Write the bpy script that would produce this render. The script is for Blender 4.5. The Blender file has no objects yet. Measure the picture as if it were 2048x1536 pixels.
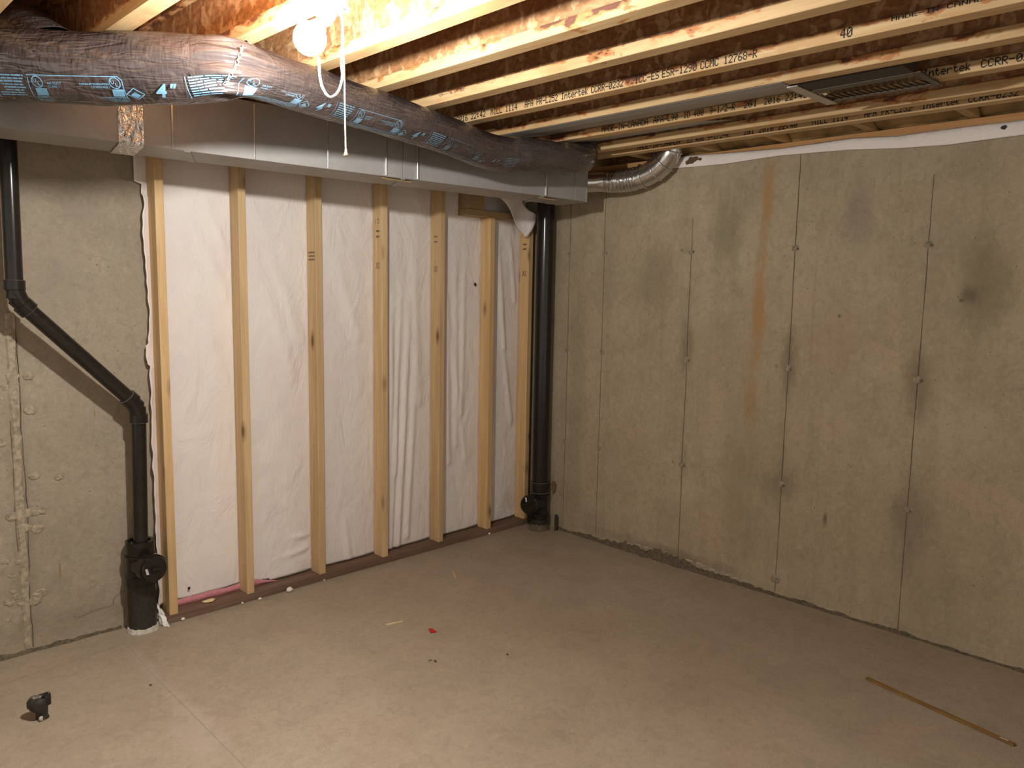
import bpy, bmesh, math, random
from mathutils import Vector, Matrix, noise
random.seed(7)
sc = bpy.context.scene
COL = sc.collection
# ------------------------------------------------------------------ camera
CP = (-3.7400, -3.6571, 1.5573); YAW, PIT, ROL, F = -0.7783, -0.1182, 0.0175, 1550.5
def cam_axes():
    cy, sy, cp, sp = math.cos(YAW), math.sin(YAW), math.cos(PIT), math.sin(PIT)
    f = Vector((-sy*cp, cy*cp, sp)); r = Vector((cy, sy, 0)); u = r.cross(f)
    cr, sr = math.cos(ROL), math.sin(ROL)
    return r*cr+u*sr, -r*sr+u*cr, f
r_, u_, f_ = cam_axes()
cam = bpy.data.cameras.new('camera'); cob = bpy.data.objects.new('camera', cam); COL.objects.link(cob)
cam.sensor_width = 36; cam.lens = F*36/2048; cam.clip_start = .05
cob.matrix_world = Matrix(((r_.x, u_.x, -f_.x, CP[0]), (r_.y, u_.y, -f_.y, CP[1]), (r_.z, u_.z, -f_.z, CP[2]), (0, 0, 0, 1)))
sc.camera = cob
# ------------------------------------------------------------------ light
BULB = Vector((-2.650, -1.783, 2.200))
LIGHT_W = 235; WORLD = .84
w = bpy.data.worlds.new('world'); sc.world = w; w.use_nodes = True
bg = w.node_tree.nodes['Background']; bg.inputs[0].default_value = (1, .95, .87, 1); bg.inputs[1].default_value = WORLD
ld = bpy.data.lights.new('bulb_light', 'POINT'); ld.energy = LIGHT_W; ld.color = (1, .985, .95); ld.shadow_soft_size = .028
lo = bpy.data.objects.new('bulb_light', ld); COL.objects.link(lo); lo.location = BULB
sc.view_settings.view_transform = 'Standard'; sc.view_settings.look = 'None'
sc.view_settings.gamma = 1; sc.view_settings.use_curve_mapping = False
sc.view_settings.exposure = 0.0

# ------------------------------------------------------------------ node helpers
class NT:
    def __init__(s, name):
        s.m = bpy.data.materials.new(name); s.m.use_nodes = True; s.t = s.m.node_tree
        s.b = s.t.nodes['Principled BSDF']; s.out = s.t.nodes['Material Output']
    def n(s, ty, **kw):
        x = s.t.nodes.new(ty)
        for k, v in kw.items(): setattr(x, k, v)
        return x
    def l(s, a, b): s.t.links.new(a, b)
    def put(s, inp, v):
        if hasattr(v, 'is_output'): s.l(v, inp)
        else: inp.default_value = v
    def coord(s, scale=(1, 1, 1), loc=(0, 0, 0)):
        c = s.n('ShaderNodeTexCoord'); mp = s.n('ShaderNodeMapping')
        mp.inputs['Scale'].default_value = scale; mp.inputs['Location'].default_value = loc
        s.l(c.outputs['Object'], mp.inputs['Vector']); return mp.outputs[0]
    def noise(s, v, sc_, det=4, rough=.55, dist=0.0):
        x = s.n('ShaderNodeTexNoise'); s.l(v, x.inputs['Vector'])
        x.inputs['Scale'].default_value = sc_; x.inputs['Detail'].default_value = det
        x.inputs['Roughness'].default_value = rough; x.inputs['Distortion'].default_value = dist
        return x.outputs['Fac']
    def vor(s, v, sc_, out='Color', feature='F1', rnd=1.0):
        x = s.n('ShaderNodeTexVoronoi', feature=feature); s.l(v, x.inputs['Vector'])
        x.inputs['Scale'].default_value = sc_; x.inputs['Randomness'].default_value = rnd; return x.outputs[out]
    def ramp(s, f, stops, interp='LINEAR'):
        x = s.n('ShaderNodeValToRGB'); s.l(f, x.inputs[0]); e = x.color_ramp.elements
        x.color_ramp.interpolation = interp
        while len(e) < len(stops): e.new(.5)
        for i, (p, c) in enumerate(stops):
            e[i].position = p; e[i].color = (c if len(c) == 4 else (*c, 1)) if not isinstance(c, (int, float)) else (c, c, c, 1)
        return x.outputs[0]
    def mix(s, f, a, b, mode='MIX'):
        x = s.n('ShaderNodeMix', data_type='RGBA', blend_type=mode)
        s.put(x.inputs[0], f)
        for i, v in ((6, a), (7, b)):
            if isinstance(v, tuple) and len(v) == 3: v = (*v, 1)
            s.put(x.inputs[i], v)
        return x.outputs[2]
    def math(s, op, a, b=0.0, clamp=False):
        x = s.n('ShaderNodeMath', operation=op, use_clamp=clamp)
        s.put(x.inputs[0], a); s.put(x.inputs[1], b); return x.outputs[0]
    def blob(s, v, c, inv, warp=None, e0=1.0, e1=0.0):
        """soft ellipsoid at c with half sizes 1/inv"""
        a = s.n('ShaderNodeVectorMath', operation='SUBTRACT'); s.l(v, a.inputs[0]); a.inputs[1].default_value = c
        b = s.n('ShaderNodeVectorMath', operation='MULTIPLY'); s.l(a.outputs[0], b.inputs[0]); b.inputs[1].default_value = inv
        d = s.n('ShaderNodeVectorMath', operation='LENGTH'); s.l(b.outputs[0], d.inputs[0])
        o = d.outputs['Value']
        if warp is not None: o = s.math('ADD', o, warp)
        r = s.n('ShaderNodeMapRange', interpolation_type='SMOOTHSTEP'); s.l(o, r.inputs[0])
        r.inputs[1].default_value = e1; r.inputs[2].default_value = e0; r.inputs[3].default_value = 1; r.inputs[4].default_value = 0
        return r.outputs[0]
    def bump(s, h, strength=.3, dist=.01, prev=None):
        x = s.n('ShaderNodeBump'); s.l(h, x.inputs['Height']); x.inputs['Strength'].default_value = strength
        x.inputs['Distance'].default_value = dist
        if prev is not None: s.l(prev, x.inputs['Normal'])
        return x.outputs[0]
    def fin(s, col=None, rough=.6, metal=0.0, normal=None, spec=None):
        if col is not None: s.put(s.b.inputs['Base Color'], (*col, 1) if isinstance(col, tuple) and len(col) == 3 else col)
        s.put(s.b.inputs['Roughness'], rough); s.put(s.b.inputs['Metallic'], metal)
        if normal is not None: s.l(normal, s.b.inputs['Normal'])
        if spec is not None: s.b.inputs['Specular IOR Level'].default_value = spec
        return s.m

def concrete(name, base, dark, stains=(), streak=.5, rough=.85, spots=.5, pitch=1.0, bumpk=1.0):
    """cast concrete; stains = (colour, centre, half sizes, amount)"""
    s = NT(name); v = s.coord()
    big = s.noise(v, 1.3, 5, .6); med = s.noise(v, 5.5, 5, .6); fine = s.noise(v, 140, 3, .6)
    st = s.noise(s.coord((6, 6, .55)), 1.6, 5, .6)
    c = s.mix(s.ramp(big, [(.35, 0), (.68, 1)]), base, dark)
    c = s.mix(s.math('MULTIPLY', s.ramp(med, [(.45, 0), (.75, 1)]), .38), c, tuple(x*.68 for x in dark))
    c = s.mix(s.math('MULTIPLY', s.ramp(st, [(.5, 0), (.8, 1)]), streak), c, (dark[0]*.62, dark[1]*.62, dark[2]*.55))
    tint = s.noise(v, 2.3, 3, .5)
    c = s.mix(s.math('MULTIPLY', s.ramp(tint, [(.5, 0), (.72, 1)]), .35), c, (base[0]*1.02, base[1]*.88, base[2]*.86))
    c = s.mix(s.ramp(fine, [(.3, .35), (.7, 0)]), c, tuple(x*.55 for x in base))
    vein = s.noise(s.coord((1, 1, .8)), 16, 6, .7, 1.2)
    c = s.mix(s.math('MULTIPLY', s.ramp(vein, [(.53, 0), (.60, 1), (.66, .2)]), .30), c, tuple(x*.6 for x in dark))
    vein2 = s.noise(v, 42, 5, .65, .6)
    c = s.mix(s.math('MULTIPLY', s.ramp(vein2, [(.5, 0), (.72, 1)]), .28), c, tuple(x*.62 for x in dark))
    c = s.mix(s.math('MULTIPLY', s.ramp(vein2, [(.30, 1), (.46, 0)]), .22), c, tuple(min(1, x*1.25) for x in base))
    # small pits and bug holes
    vd = s.vor(v, 26*pitch, 'Distance'); rn = s.noise(v, 9, 2)
    pit = s.math('MULTIPLY', s.ramp(vd, [(.045, 1), (.1, 0)]), s.ramp(rn, [(.52, 0), (.56, spots)]))
    c = s.mix(pit, c, tuple(x*.3 for x in dark))
    wn = s.math('MULTIPLY', s.math('SUBTRACT', s.noise(s.coord((1, 1, .5)), 11, 5, .65), .5), 1.5)
    for col, cen, half, amt in stains:
        b = s.blob(v, cen, tuple(1/h for h in half), wn, 1.0, .15)
        c = s.mix(s.math('MULTIPLY', b, amt), c, col)
    h = s.math('ADD', s.math('MULTIPLY', med, .6), s.math('MULTIPLY', s.noise(v, 38, 5, .65), .4))
    nb = s.bump(h, .35*bumpk, .02); nb = s.bump(fine, .18*bumpk, .003, nb)
    nb = s.bump(pit, .4, -.004, nb)
    return s.fin(c, rough, 0, nb, .3)

def wood(name, c1, c2, axis=2, grain=26, knots=True, rough=.65, dirt=0.0, seed=0):
    s = NT(name); scl = [1, 1, 1]; scl[axis] = .05
    oi = s.n('ShaderNodeObjectInfo')
    tc = s.n('ShaderNodeTexCoord'); off = s.n('ShaderNodeVectorMath', operation='ADD'); s.l(tc.outputs['Object'], off.inputs[0])
    rv = s.n('ShaderNodeVectorMath', operation='SCALE'); s.l(oi.outputs['Random'], rv.inputs['Scale']); rv.inputs[0].default_value = (7.3, 3.1, 5.7)
    s.l(rv.outputs[0], off.inputs[1])
    mp = s.n('ShaderNodeMapping'); mp.inputs['Scale'].default_value = scl; s.l(off.outputs[0], mp.inputs[0]); v = mp.outputs[0]
    g = s.noise(v, grain*2.2, 4, .6, .6); g2 = s.noise(v, grain*.5, 3, .5, 1.0)
    c = s.mix(s.ramp(g, [(.35, 0), (.65, 1)]), c1, c2)
    c = s.mix(s.math('MULTIPLY', s.ramp(g2, [(.42, 0), (.62, 1)]), .55), c, tuple(x*.8 for x in c2))
    # each board its own tint
    hb = s.n('ShaderNodeMix', data_type='RGBA', blend_type='MULTIPLY'); hb.inputs[0].default_value = 1
    s.l(c, hb.inputs[6]); s.l(s.ramp(oi.outputs['Random'], [(0, (.82, .8, .76)), (.5, (1, .98, .95)), (1, (.95, .86, .72))]), hb.inputs[7]); c = hb.outputs[2]
    if knots:
        mk = s.n('ShaderNodeMapping'); k = [1, 1, 1]; k[axis] = .38; mk.inputs['Scale'].default_value = k; s.l(off.outputs[0], mk.inputs[0])
        d = s.vor(mk.outputs[0], 7.5, 'Distance')
        c = s.mix(s.ramp(d, [(.06, .9), (.10, .45), (.19, 0)]), c, (.13, .06, .025))
    if dirt:
        c = s.mix(s.math('MULTIPLY', s.ramp(s.noise(off.outputs[0], 7, 5), [(.5, 0), (.7, 1)]), dirt), c, (.12, .08, .06))
    return s.fin(c, rough, 0, s.bump(g, .2, .004), .3)

def osb(name, c1, c2, c3, scale=1.0, axis=1):
    s = NT(name); sv = [1, 1, 1]; sv[axis] = .8
    v = s.coord(tuple(sv)); dn = s.n('ShaderNodeTexNoise'); s.l(v, dn.inputs[0]); dn.inputs['Scale'].default_value = 14
    ad = s.n('ShaderNodeVectorMath', operation='MULTIPLY_ADD'); s.l(dn.outputs['Color'], ad.inputs[0]); ad.inputs[1].default_value = (.07, .07, .07); s.l(v, ad.inputs[2])
    v1 = ad.outputs[0]
    m1 = s.n('ShaderNodeMapping'); m1.inputs['Rotation'].default_value = (.5, .2, .3); m1.inputs['Scale'].default_value = (1, 1.1, 3.2); s.l(v1, m1.inputs[0])
    m2 = s.n('ShaderNodeMapping'); m2.inputs['Rotation'].default_value = (-.7, .1, .6); m2.inputs['Scale'].default_value = (1.2, 2.8, .9); s.l(v1, m2.inputs[0])
    a = s.vor(m1.outputs[0], 24*scale); b = s.vor(m2.outputs[0], 17*scale)
    sa = s.n('ShaderNodeSeparateColor'); s.l(a, sa.inputs[0]); sb = s.n('ShaderNodeSeparateColor'); s.l(b, sb.inputs[0])
    c = s.mix(s.ramp(sa.outputs[0], [(.2, 0), (.8, 1)]), c1, c2)
    c = s.mix(s.ramp(sb.outputs[1], [(.62, 0), (.7, .8)]), c, c3)
    c = s.mix(s.ramp(s.noise(v, 60, 4), [(.35, .5), (.6, 0)]), c, tuple(x*.35 for x in c1))
    return s.fin(c, .6, 0, s.bump(sa.outputs[0], .5, .003), .35)

def plain(name, col, rough=.5, metal=0.0, bump=0.0, bscale=60, var=.15, spec=.5):
    s = NT(name); v = s.coord(); n_ = s.noise(v, bscale, 4)
    c = s.mix(s.ramp(n_, [(.35, 0), (.7, 1)]), col, tuple(max(0, x*(1-var)) for x in col))
    return s.fin(c, rough, metal, s.bump(n_, bump, .004) if bump else None, spec)

# ------------------------------------------------------------------ mesh helpers
def tag(o, label=None, cat=None, group=None, kind=None):
    if label: o['label'] = label
    if cat: o['category'] = cat
    if group: o['group'] = group
    if kind: o['kind'] = kind
    return o
def empty(name, loc=(0, 0, 0), **k):
    o = bpy.data.objects.new(name, None); COL.objects.link(o); o.location = loc; o.empty_display_size = .05
    return tag(o, **k)
def link(name, me, m=None, parent=None, **k):
    o = bpy.data.objects.new(name, me); COL.objects.link(o)
    if m is not None:
        for mm in (m if isinstance(m, (list, tuple)) else [m]): me.materials.append(mm)
    if parent is not None:
        o.parent = parent; o.location = -Vector(parent.location) if parent.parent is None else (0, 0, 0)
    return tag(o, **k)
def fromv(name, vs, fs, m=None, parent=None, smooth=False, **k):
    me = bpy.data.meshes.new(name); me.from_pydata([tuple(v) for v in vs], [], fs); me.update()
    if smooth: me.polygons.foreach_set('use_smooth', [True]*len(me.polygons))
    return link(name, me, m, parent, **k)
class G:
    """collects shapes for ONE mesh"""
    def __init__(s): s.v = []; s.f = []
    def add(s, vs, fs):
        b = len(s.v); s.v += [tuple(v) for v in vs]; s.f += [tuple(i+b for i in f) for f in fs]; return s
    def box(s, a, b):
        x0, y0, z0 = a; x1, y1, z1 = b
        return s.add([(x0, y0, z0), (x1, y0, z0), (x1, y1, z0), (x0, y1, z0), (x0, y0, z1), (x1, y0, z1), (x1, y1, z1), (x0, y1, z1)],
                     [(0, 3, 2, 1), (4, 5, 6, 7), (0, 1, 5, 4), (1, 2, 6, 5), (2, 3, 7, 6), (3, 0, 4, 7)])
    def obox(s, c, ax, ay, az):
        c = Vector(c); vs = []
        for k in (-1, 1):
            for i, j in ((-1, -1), (1, -1), (1, 1), (-1, 1)): vs.append(c+i*Vector(ax)+j*Vector(ay)+k*Vector(az))
        return s.add(vs, [(0, 3, 2, 1), (4, 5, 6, 7), (0, 1, 5, 4), (1, 2, 6, 5), (2, 3, 7, 6), (3, 0, 4, 7)])
    def prism(s, poly, n, d):
        """poly 3D points, extruded by vector n*d"""
        k = len(poly); o = Vector(n)*d
        vs = [Vector(p) for p in poly]+[Vector(p)+o for p in poly]
        return s.add(vs, [tuple(range(k)), tuple(range(2*k-1, k-1, -1))]+[(i, i+k, (i+1) % k+k, (i+1) % k) for i in range(k)])
    def lathe(s, prof, c=(0, 0, 0), axis=(0, 0, 1), n=28, cap=True):
        a = Vector(axis).normalized(); t = Vector((0, 0, 1)) if abs(a.z) < .9 else Vector((1, 0, 0))
        e1 = a.cross(t).normalized(); e2 = a.cross(e1); c = Vector(c); vs = []; fs = []
        for r, h in prof:
            for i in range(n):
                q = 2*math.pi*i/n; vs.append(c+a*h+(e1*math.cos(q)+e2*math.sin(q))*r)
        for j in range(len(prof)-1):
            for i in range(n): fs.append((j*n+i, (j+1)*n+i, (j+1)*n+(i+1) % n, j*n+(i+1) % n))
        if cap: fs += [tuple(range(n)), tuple(range(len(prof)*n-1, (len(prof)-1)*n-1, -1))]
        return s.add(vs, fs)
    def tube(s, pts, r, n=12, cap=True):
        pts = [Vector(p) for p in pts]; fr = frames(pts); rr = r if isinstance(r, (list, tuple)) else [r]*len(pts)
        vs = []; fs = []
        for p, (t, a, b), q in zip(pts, fr, rr):
            for i in range(n):
                g = 2*math.pi*i/n; vs.append(p+(a*math.cos(g)+b*math.sin(g))*q)
        for j in range(len(pts)-1):
            for i in range(n): fs.append((j*n+i, j*n+(i+1) % n, (j+1)*n+(i+1) % n, (j+1)*n+i))
        if cap: fs += [tuple(range(n-1, -1, -1)), tuple(range((len(pts)-1)*n, len(pts)*n))]
        return s.add(vs, fs)
    def torus(s, c, e1, e2, R, r, n=10, m=5, sx=1.0):
        c = Vector(c); e1 = Vector(e1); e2 = Vector(e2); e3 = e1.cross(e2); vs = []; fs = []
        for i in range(n):
            q = 2*math.pi*i/n; d = e1*math.cos(q)*sx+e2*math.sin(q)
            for j in range(m):
                g = 2*math.pi*j/m; vs.append(c+d*R+(d.normalized()*math.cos(g)+e3*math.sin(g))*r)
        for i in range(n):
            for j in range(m): fs.append((i*m+j, ((i+1) % n)*m+j, ((i+1) % n)*m+(j+1) % m, i*m+(j+1) % m))
        return s.add(vs, fs)
    def ob(s, name, m=None, parent=None, smooth=False, bevel=0.0, seg=2, ang=None, **k):
        me = bpy.data.meshes.new(name); me.from_pydata(s.v, [], s.f); me.update()
        if True:
            bm = bmesh.new(); bm.from_mesh(me)
            bmesh.ops.recalc_face_normals(bm, faces=bm.faces)
            if bevel: bmesh.ops.bevel(bm, geom=list(bm.edges), offset=bevel, segments=seg, profile=.6, affect='EDGES', clamp_overlap=True)
            if ang is not None:
                for e in bm.edges: e.smooth = (len(e.link_faces) == 2 and e.calc_face_angle(0) < ang)
            bm.to_mesh(me); bm.free()
        if smooth or ang is not None: me.polygons.foreach_set('use_smooth', [True]*len(me.polygons))
        return link(name, me, m, parent, **k)
def frames(pts):
    out = []; n = len(pts); prev = None
    for i in range(n):
        t = (pts[min(i+1, n-1)]-pts[max(i-1, 0)]).normalized()
        if prev is None:
            r = Vector((0, 0, 1)) if abs(t.z) < .9 else Vector((1, 0, 0)); a = t.cross(r).normalized()
        else:
            a = (prev-t*prev.dot(t)).normalized()
        out.append((t, a, t.cross(a))); prev = a
    return out
def crom(P, n=12):
    """catmull-rom through rows of numbers"""
    out = []
    for i in range(len(P)-1):
        p0 = P[max(i-1, 0)]; p1 = P[i]; p2 = P[i+1]; p3 = P[min(i+2, len(P)-1)]
        for k in range(n):
            t = k/n
            out.append([.5*((2*b)+(-a+c)*t+(2*a-5*b+4*c-d)*t*t+(-a+3*b-3*c+d)*t**3) for a, b, c, d in zip(p0, p1, p2, p3)])
    out.append(list(P[-1])); return out
def nz(x, y, z=0.0): return noise.noise(Vector((x, y, z)))
def textmesh(s, size=1.0, shear=0.0, space=1.0, bold=0.0):
    cu = bpy.data.curves.new('t', 'FONT'); cu.body = s; cu.size = size; cu.shear = shear; cu.space_character = space
    cu.resolution_u = 3; cu.offset = bold; cu.fill_mode = 'FRONT'
    o = bpy.data.objects.new('t', cu); COL.objects.link(o)
    dg = bpy.context.evaluated_depsgraph_get(); dg.update()
    me = bpy.data.meshes.new_from_object(o.evaluated_get(dg))
    vs = [tuple(v.co) for v in me.vertices]; fs = [tuple(p.vertices) for p in me.polygons]
    bpy.data.objects.remove(o); bpy.data.curves.remove(cu); bpy.data.meshes.remove(me)
    return vs, fs
GL = {'0': '0E11131519110E', '1': '040C040404040E', '2': '0E11010204081F', '3': '0E11010601110E', '4': '02060A121F0202', '5': '1F101E0101110E', '6': '0608101E11110E', '7': '1F010204080808', '8': '0E11110E11110E', '9': '0E11110F01020C',
      'A': '0E11111F111111', 'C': '0E11101010110E', 'D': '1E11111111111E', 'E': '1F10101E10101F', 'G': '0E11101713110E', 'I': '0E04040404040E', 'K': '11121418141211', 'L': '1010101010101F', 'M': '111B1515111111', 'N': '11191915131311', 'P': '1E11111E101010',
      'R': '1E11111E141211', 'S': '0F10100E01011E', '-': '0000001F000000', '/': '01010204081010', ':': '000C0C000C0C00', 'n': '0000161911111 1', 'e': '00000E111F100E', 'r': '00001619101010', 't': '08081E08080906', 'k': '10101214181412', ' ': '00000000000000'}
def dot_text(txt, fn, width, height):
    n = len(txt); cw = width/(6*n-1); chh = height/7; vs = []; fs = []
    for ci, c in enumerate(txt):
        hx = GL[c].replace(' ', '')
        for r in range(7):
            bits = int(hx[2*r:2*r+2], 16); k = 0
            while k < 5:
                if bits >> (4-k) & 1:
                    e = k
                    while e < 5 and bits >> (4-e) & 1: e += 1
                    a0, a1 = (6*ci+k-.08)*cw, (6*ci+e+.08)*cw; b1 = (7-r+.06)*chh; b0 = (6-r-.06)*chh; q = len(vs)
                    vs += [fn(a0, b0), fn(a1, b0), fn(a1, b1), fn(a0, b1)]; fs.append((q, q+1, q+2, q+3)); k = e
                else: k += 1
    return vs, fs
def flat_text(s, fn, width=None, height=None, shear=0.0, bold=0.0, space=1.0):
    """text laid out with fn(a,b)->3D; scaled to width/height, origin left-bottom"""
    vs, fs = textmesh(s, 1.0, shear, space, bold)
    x0 = min(v[0] for v in vs); x1 = max(v[0] for v in vs); y0 = min(v[1] for v in vs); y1 = max(v[1] for v in vs)
    kx = width/(x1-x0) if width else None; ky = height/(y1-y0) if height else None
    kx = kx or ky; ky = ky or kx
    return [fn((v[0]-x0)*kx, (v[1]-y0)*ky) for v in vs], fs

# ------------------------------------------------------------------ materials
Cr = (.45, .368, .25); Cd = (.345, .275, .178)
DK = (.13, .10, .06); OR = (.36, .20, .075)
R_st = [(OR, (0, -1.69, 2.05), (1, .05, .34), .75), (OR, (0, -1.675, 1.55), (1, .052, .5), .8), ((.33, .2, .09), (0, -1.66, 1.05), (1, .055, .42), .6),
        (DK, (0, -1.257, 1.26), (1, .065, .2), .5), (DK, (0, -1.855, 1.22), (1, .07, .2), .55), (DK, (0, -2.466, 1.2), (1, .09, .24), .6),
        (DK, (0, -1.85, .6), (1, .12, .2), .45), (DK, (0, -1.258, .62), (1, .05, .16), .35), (DK, (0, -2.48, .55), (1, .13, .3), .45),
        ((.17, .14, .075), (0, -1.47, 1.9), (1, .12, .3), .5), ((.17, .14, .075), (0, -1.05, 1.65), (1, .16, .3), .3), ((.16, .13, .07), (0, -2.7, 1.62), (1, .16, .3), .55),
        (DK, (0, -2.64, 1.58), (1, .05, .05), .7), ((.20, .16, .085), (0, -1.62, .5), (1, .2, .55), .4), ((.36, .25, .17), (0, -2.08, 1.35), (1, .2, .25), .35),
        ((.30, .16, .09), (0, -1.965, 1.45), (1, .012, .5), .3), ((.2, .165, .09), (0, -.45, .9), (1, .1, 1.2), .3), ((.17, .15, .12), (0, -2.15, 1.95), (1, .1, .25), .4),
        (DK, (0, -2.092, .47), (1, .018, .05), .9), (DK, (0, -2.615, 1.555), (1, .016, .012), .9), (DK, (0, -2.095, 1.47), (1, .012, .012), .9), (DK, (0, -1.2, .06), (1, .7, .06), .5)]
M = {}
M['wall_r'] = concrete('concrete_right', Cr, Cd, R_st, .45, spots=.8)
L_st = [((.30, .25, .2), (-2.83, 0, 1.6), (.16, 1, .3), .35), (DK, (-2.84, 0, .737), (.03, 1, .016), .6), ((.24, .13, .04), (-2.855, 0, .33), (.006, 1, .05), .9),
        ((.26, .16, .06), (-2.69, 0, 1.0), (.005, 1, .03), .8), ((.27, .2, .12), (-2.78, 0, .2), (.03, 1, .05), .5), ((.2, .17, .12), (-2.98, 0, .7), (.06, 1, 1.1), .5),
        ((.22, .18, .12), (-2.9, 0, .1), (.6, 1, .1), .4), ((.25, .2, .16), (-2.7, 0, 1.85), (.1, 1, .08), .4)]
M['wall_b'] = concrete('concrete_back', (.40, .335, .25), (.315, .26, .185), L_st, .25, spots=.8, bumpk=1.6)
F_st = [((.40, .32, .27), (-2.67, -.45, 0), (.05, .3, 1), .6), ((.43, .35, .28), (-2.68, -.9, 0), (.06, .3, 1), .45), ((.45, .36, .30), (-2.72, -1.1, 0), (.12, .25, 1), .35),
        ((.32, .25, .17), (-2.40, -1.42, 0), (.03, .05, 1), .6), ((.31, .25, .17), (-1.767, -1.22, 0), (.012, .016, 1), .9), ((.33, .26, .18), (-1.35, -1.0, 0), (.04, .03, 1), .4)]
M['floor'] = concrete('concrete_floor', (.405, .33, .24), (.36, .288, .205), F_st, 0.0, rough=.62, spots=.35, bumpk=.45)
M['seam'] = plain('concrete_seam', (.17, .13, .08), .9, 0, .6, 90, .5)
M['ridge'] = plain('concrete_ridge', (.33, .27, .18), .9, 0, .7, 70, .45)
M['ridgeB'] = plain('concrete_ridge_back', (.40, .33, .23), .9, 0, .8, 60, .45)
M['gap'] = plain('rough_footing', (.15, .115, .07), .95, 0, .9, 80, .6)
M['pale'] = plain('pale_spall', (.46, .38, .26), .9, 0, .6, 70, .3)
M['stud'] = wood('stud_wood', (.72, .52, .30), (.60, .41, .21), 2, 22)
M['plate'] = wood('plate_wood', (.26, .165, .115), (.17, .10, .068), 0, 22, False, dirt=.3)
M['header'] = wood('header_wood', (.50, .36, .2), (.40, .27, .14), 0, 22)
M['sill'] = wood('sill_wood', (.62, .36, .17), (.5, .27, .11), 1, 20, False)
M['block'] = wood('block_wood', (.55, .36, .17), (.45, .28, .12), 0, 20, False)
M['osb_web'] = osb('osb_web', (.37, .175, .07), (.47, .245, .11), (.66, .42, .22), .9)
M['osb_floor'] = osb('osb_subfloor', (.42, .21, .09), (.52, .29, .13), (.60, .38, .19), .8)

def flange_mat():
    s = NT('laminated_flange'); v = s.coord((1, .06, 1)); g = s.noise(v, 60, 4, .6, .4)
    c = s.mix(s.ramp(g, [(.35, 0), (.7, 1)]), (.63, .435, .225), (.52, .335, .155))
    v2 = s.coord((1, .42, 1)); n1 = s.noise(v2, 22, 5, .62, .3); n0 = s.noise(s.coord((1, 1, .2)), 1.7, 2)
    tc = s.n('ShaderNodeTexCoord'); sp = s.n('ShaderNodeSeparateXYZ'); s.l(tc.outputs['Object'], sp.inputs[0])
    # glue squeezed along the upper edge of the flange side (2.358 is its top)
    hz = s.n('ShaderNodeMapRange'); s.l(sp.outputs[2], hz.inputs[0]); hz.inputs[1].default_value = 2.322; hz.inputs[2].default_value = 2.360; hz.inputs[3].default_value = -.10; hz.inputs[4].default_value = .13
    f = s.math('ADD', s.math('ADD', n1, hz.outputs[0]), s.math('MULTIPLY', s.math('SUBTRACT', n0, .5), .55))
    c = s.mix(s.ramp(f, [(.565, 0), (.61, .85)]), c, (.42, .15, .04))
    c = s.mix(s.math('MULTIPLY', s.ramp(s.noise(v2, 9, 5, .65, .5), [(.52, 0), (.60, 1)]), .45), c, (.50, .25, .09))
    c = s.mix(s.ramp(f, [(.655, 0), (.69, .9)]), c, (.10, .035, .02))
    return s.fin(c, .6, 0, s.bump(g, .2, .003), .3)
M['flange'] = flange_mat()
M['ink'] = plain('black_ink', (.012, .010, .010), .7, 0, 0, 60, .1)
M['inkfade'] = plain('faded_brown_ink', (.20, .12, .07), .8, 0, 0, 60, .1)
M['abs'] = plain('black_abs', (.020, .016, .013), .2, 0, .03, 30, .3, spec=.35)
M['absdust'] = plain('dusty_abs', (.035, .030, .022), .6, 0, .3, 90, .6)
M['absgray'] = plain('dusty_abs_rim', (.13, .115, .09), .7, 0, .2, 60, .3)
M['white'] = plain('white_plastic', (.82, .80, .74), .45, 0, 0, 60, .05)
M['cord'] = plain('white_cord', (.85, .80, .68), .7, 0, .2, 300, .1)
M['plaster'] = plain('collar_mortar', (.55, .50, .42), .9, 0, .7, 60, .3)
M['foam'] = plain('white_foam', (.85, .78, .66), .8, 0, .4, 120, .1)
M['red'] = plain('red_plastic', (.45, .02, .02), .4, 0, 0, 60, .2)
M['sliver'] = plain('pale_wood_sliver', (.75, .60, .33), .7, 0, .2, 60, .1)
M['pink'] = plain('pink_fibreglass', (.62, .24, .26), .95, 0, .6, 90, .25)
M['batt'] = plain('tan_batt_paper', (.42, .27, .11), .7, 0, .5, 14, .4)
M['speck'] = plain('dark_crumb', (.10, .07, .045), .9, 0, .4, 200, .3)
M['stick'] = wood('stick_wood', (.34, .19, .055), (.21, .115, .035), 1, 30, False)

def fabric():
    s = NT('white_fabric'); v = s.coord(); n1 = s.noise(v, 90, 3); n2 = s.noise(v, 2.2, 4)
    c = s.mix(s.ramp(n2, [(.4, 0), (.65, 1)]), (.80, .735, .675), (.76, .68, .64))
    n3 = s.noise(s.coord((1, 1, .6)), 7, 5, .6, .8)
    nb = s.bump(n3, .55, .03); nb = s.bump(n1, .25, .003, nb)
    return s.fin(c, .8, 0, nb, .25)
M['fabric'] = fabric()
def galv(name, col, rough, metal, k=.25):
    s = NT(name); v = s.coord(); n1 = s.noise(v, 5, 4); sp = s.vor(v, 70, 'Color')
    sc_ = s.n('ShaderNodeSeparateColor'); s.l(sp, sc_.inputs[0])
    c = s.mix(s.math('MULTIPLY', sc_.outputs[0], .25), col, tuple(x*.8 for x in col))
    c = s.mix(s.ramp(n1, [(.45, 0), (.7, .5)]), c, tuple(x*.72 for x in col))
    r = s.n('ShaderNodeMapRange'); s.l(n1, r.inputs[0]); r.inputs[3].default_value = rough-.08; r.inputs[4].default_value = rough+.12
    return s.fin(c, r.outputs[0], metal, s.bump(n1, k, .01))
M['galv'] = galv('galvanised_sheet', (.50, .49, .46), .42, .55)
M['galvd'] = galv('dull_galvanised', (.345, .325, .305), .5, .12)
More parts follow.
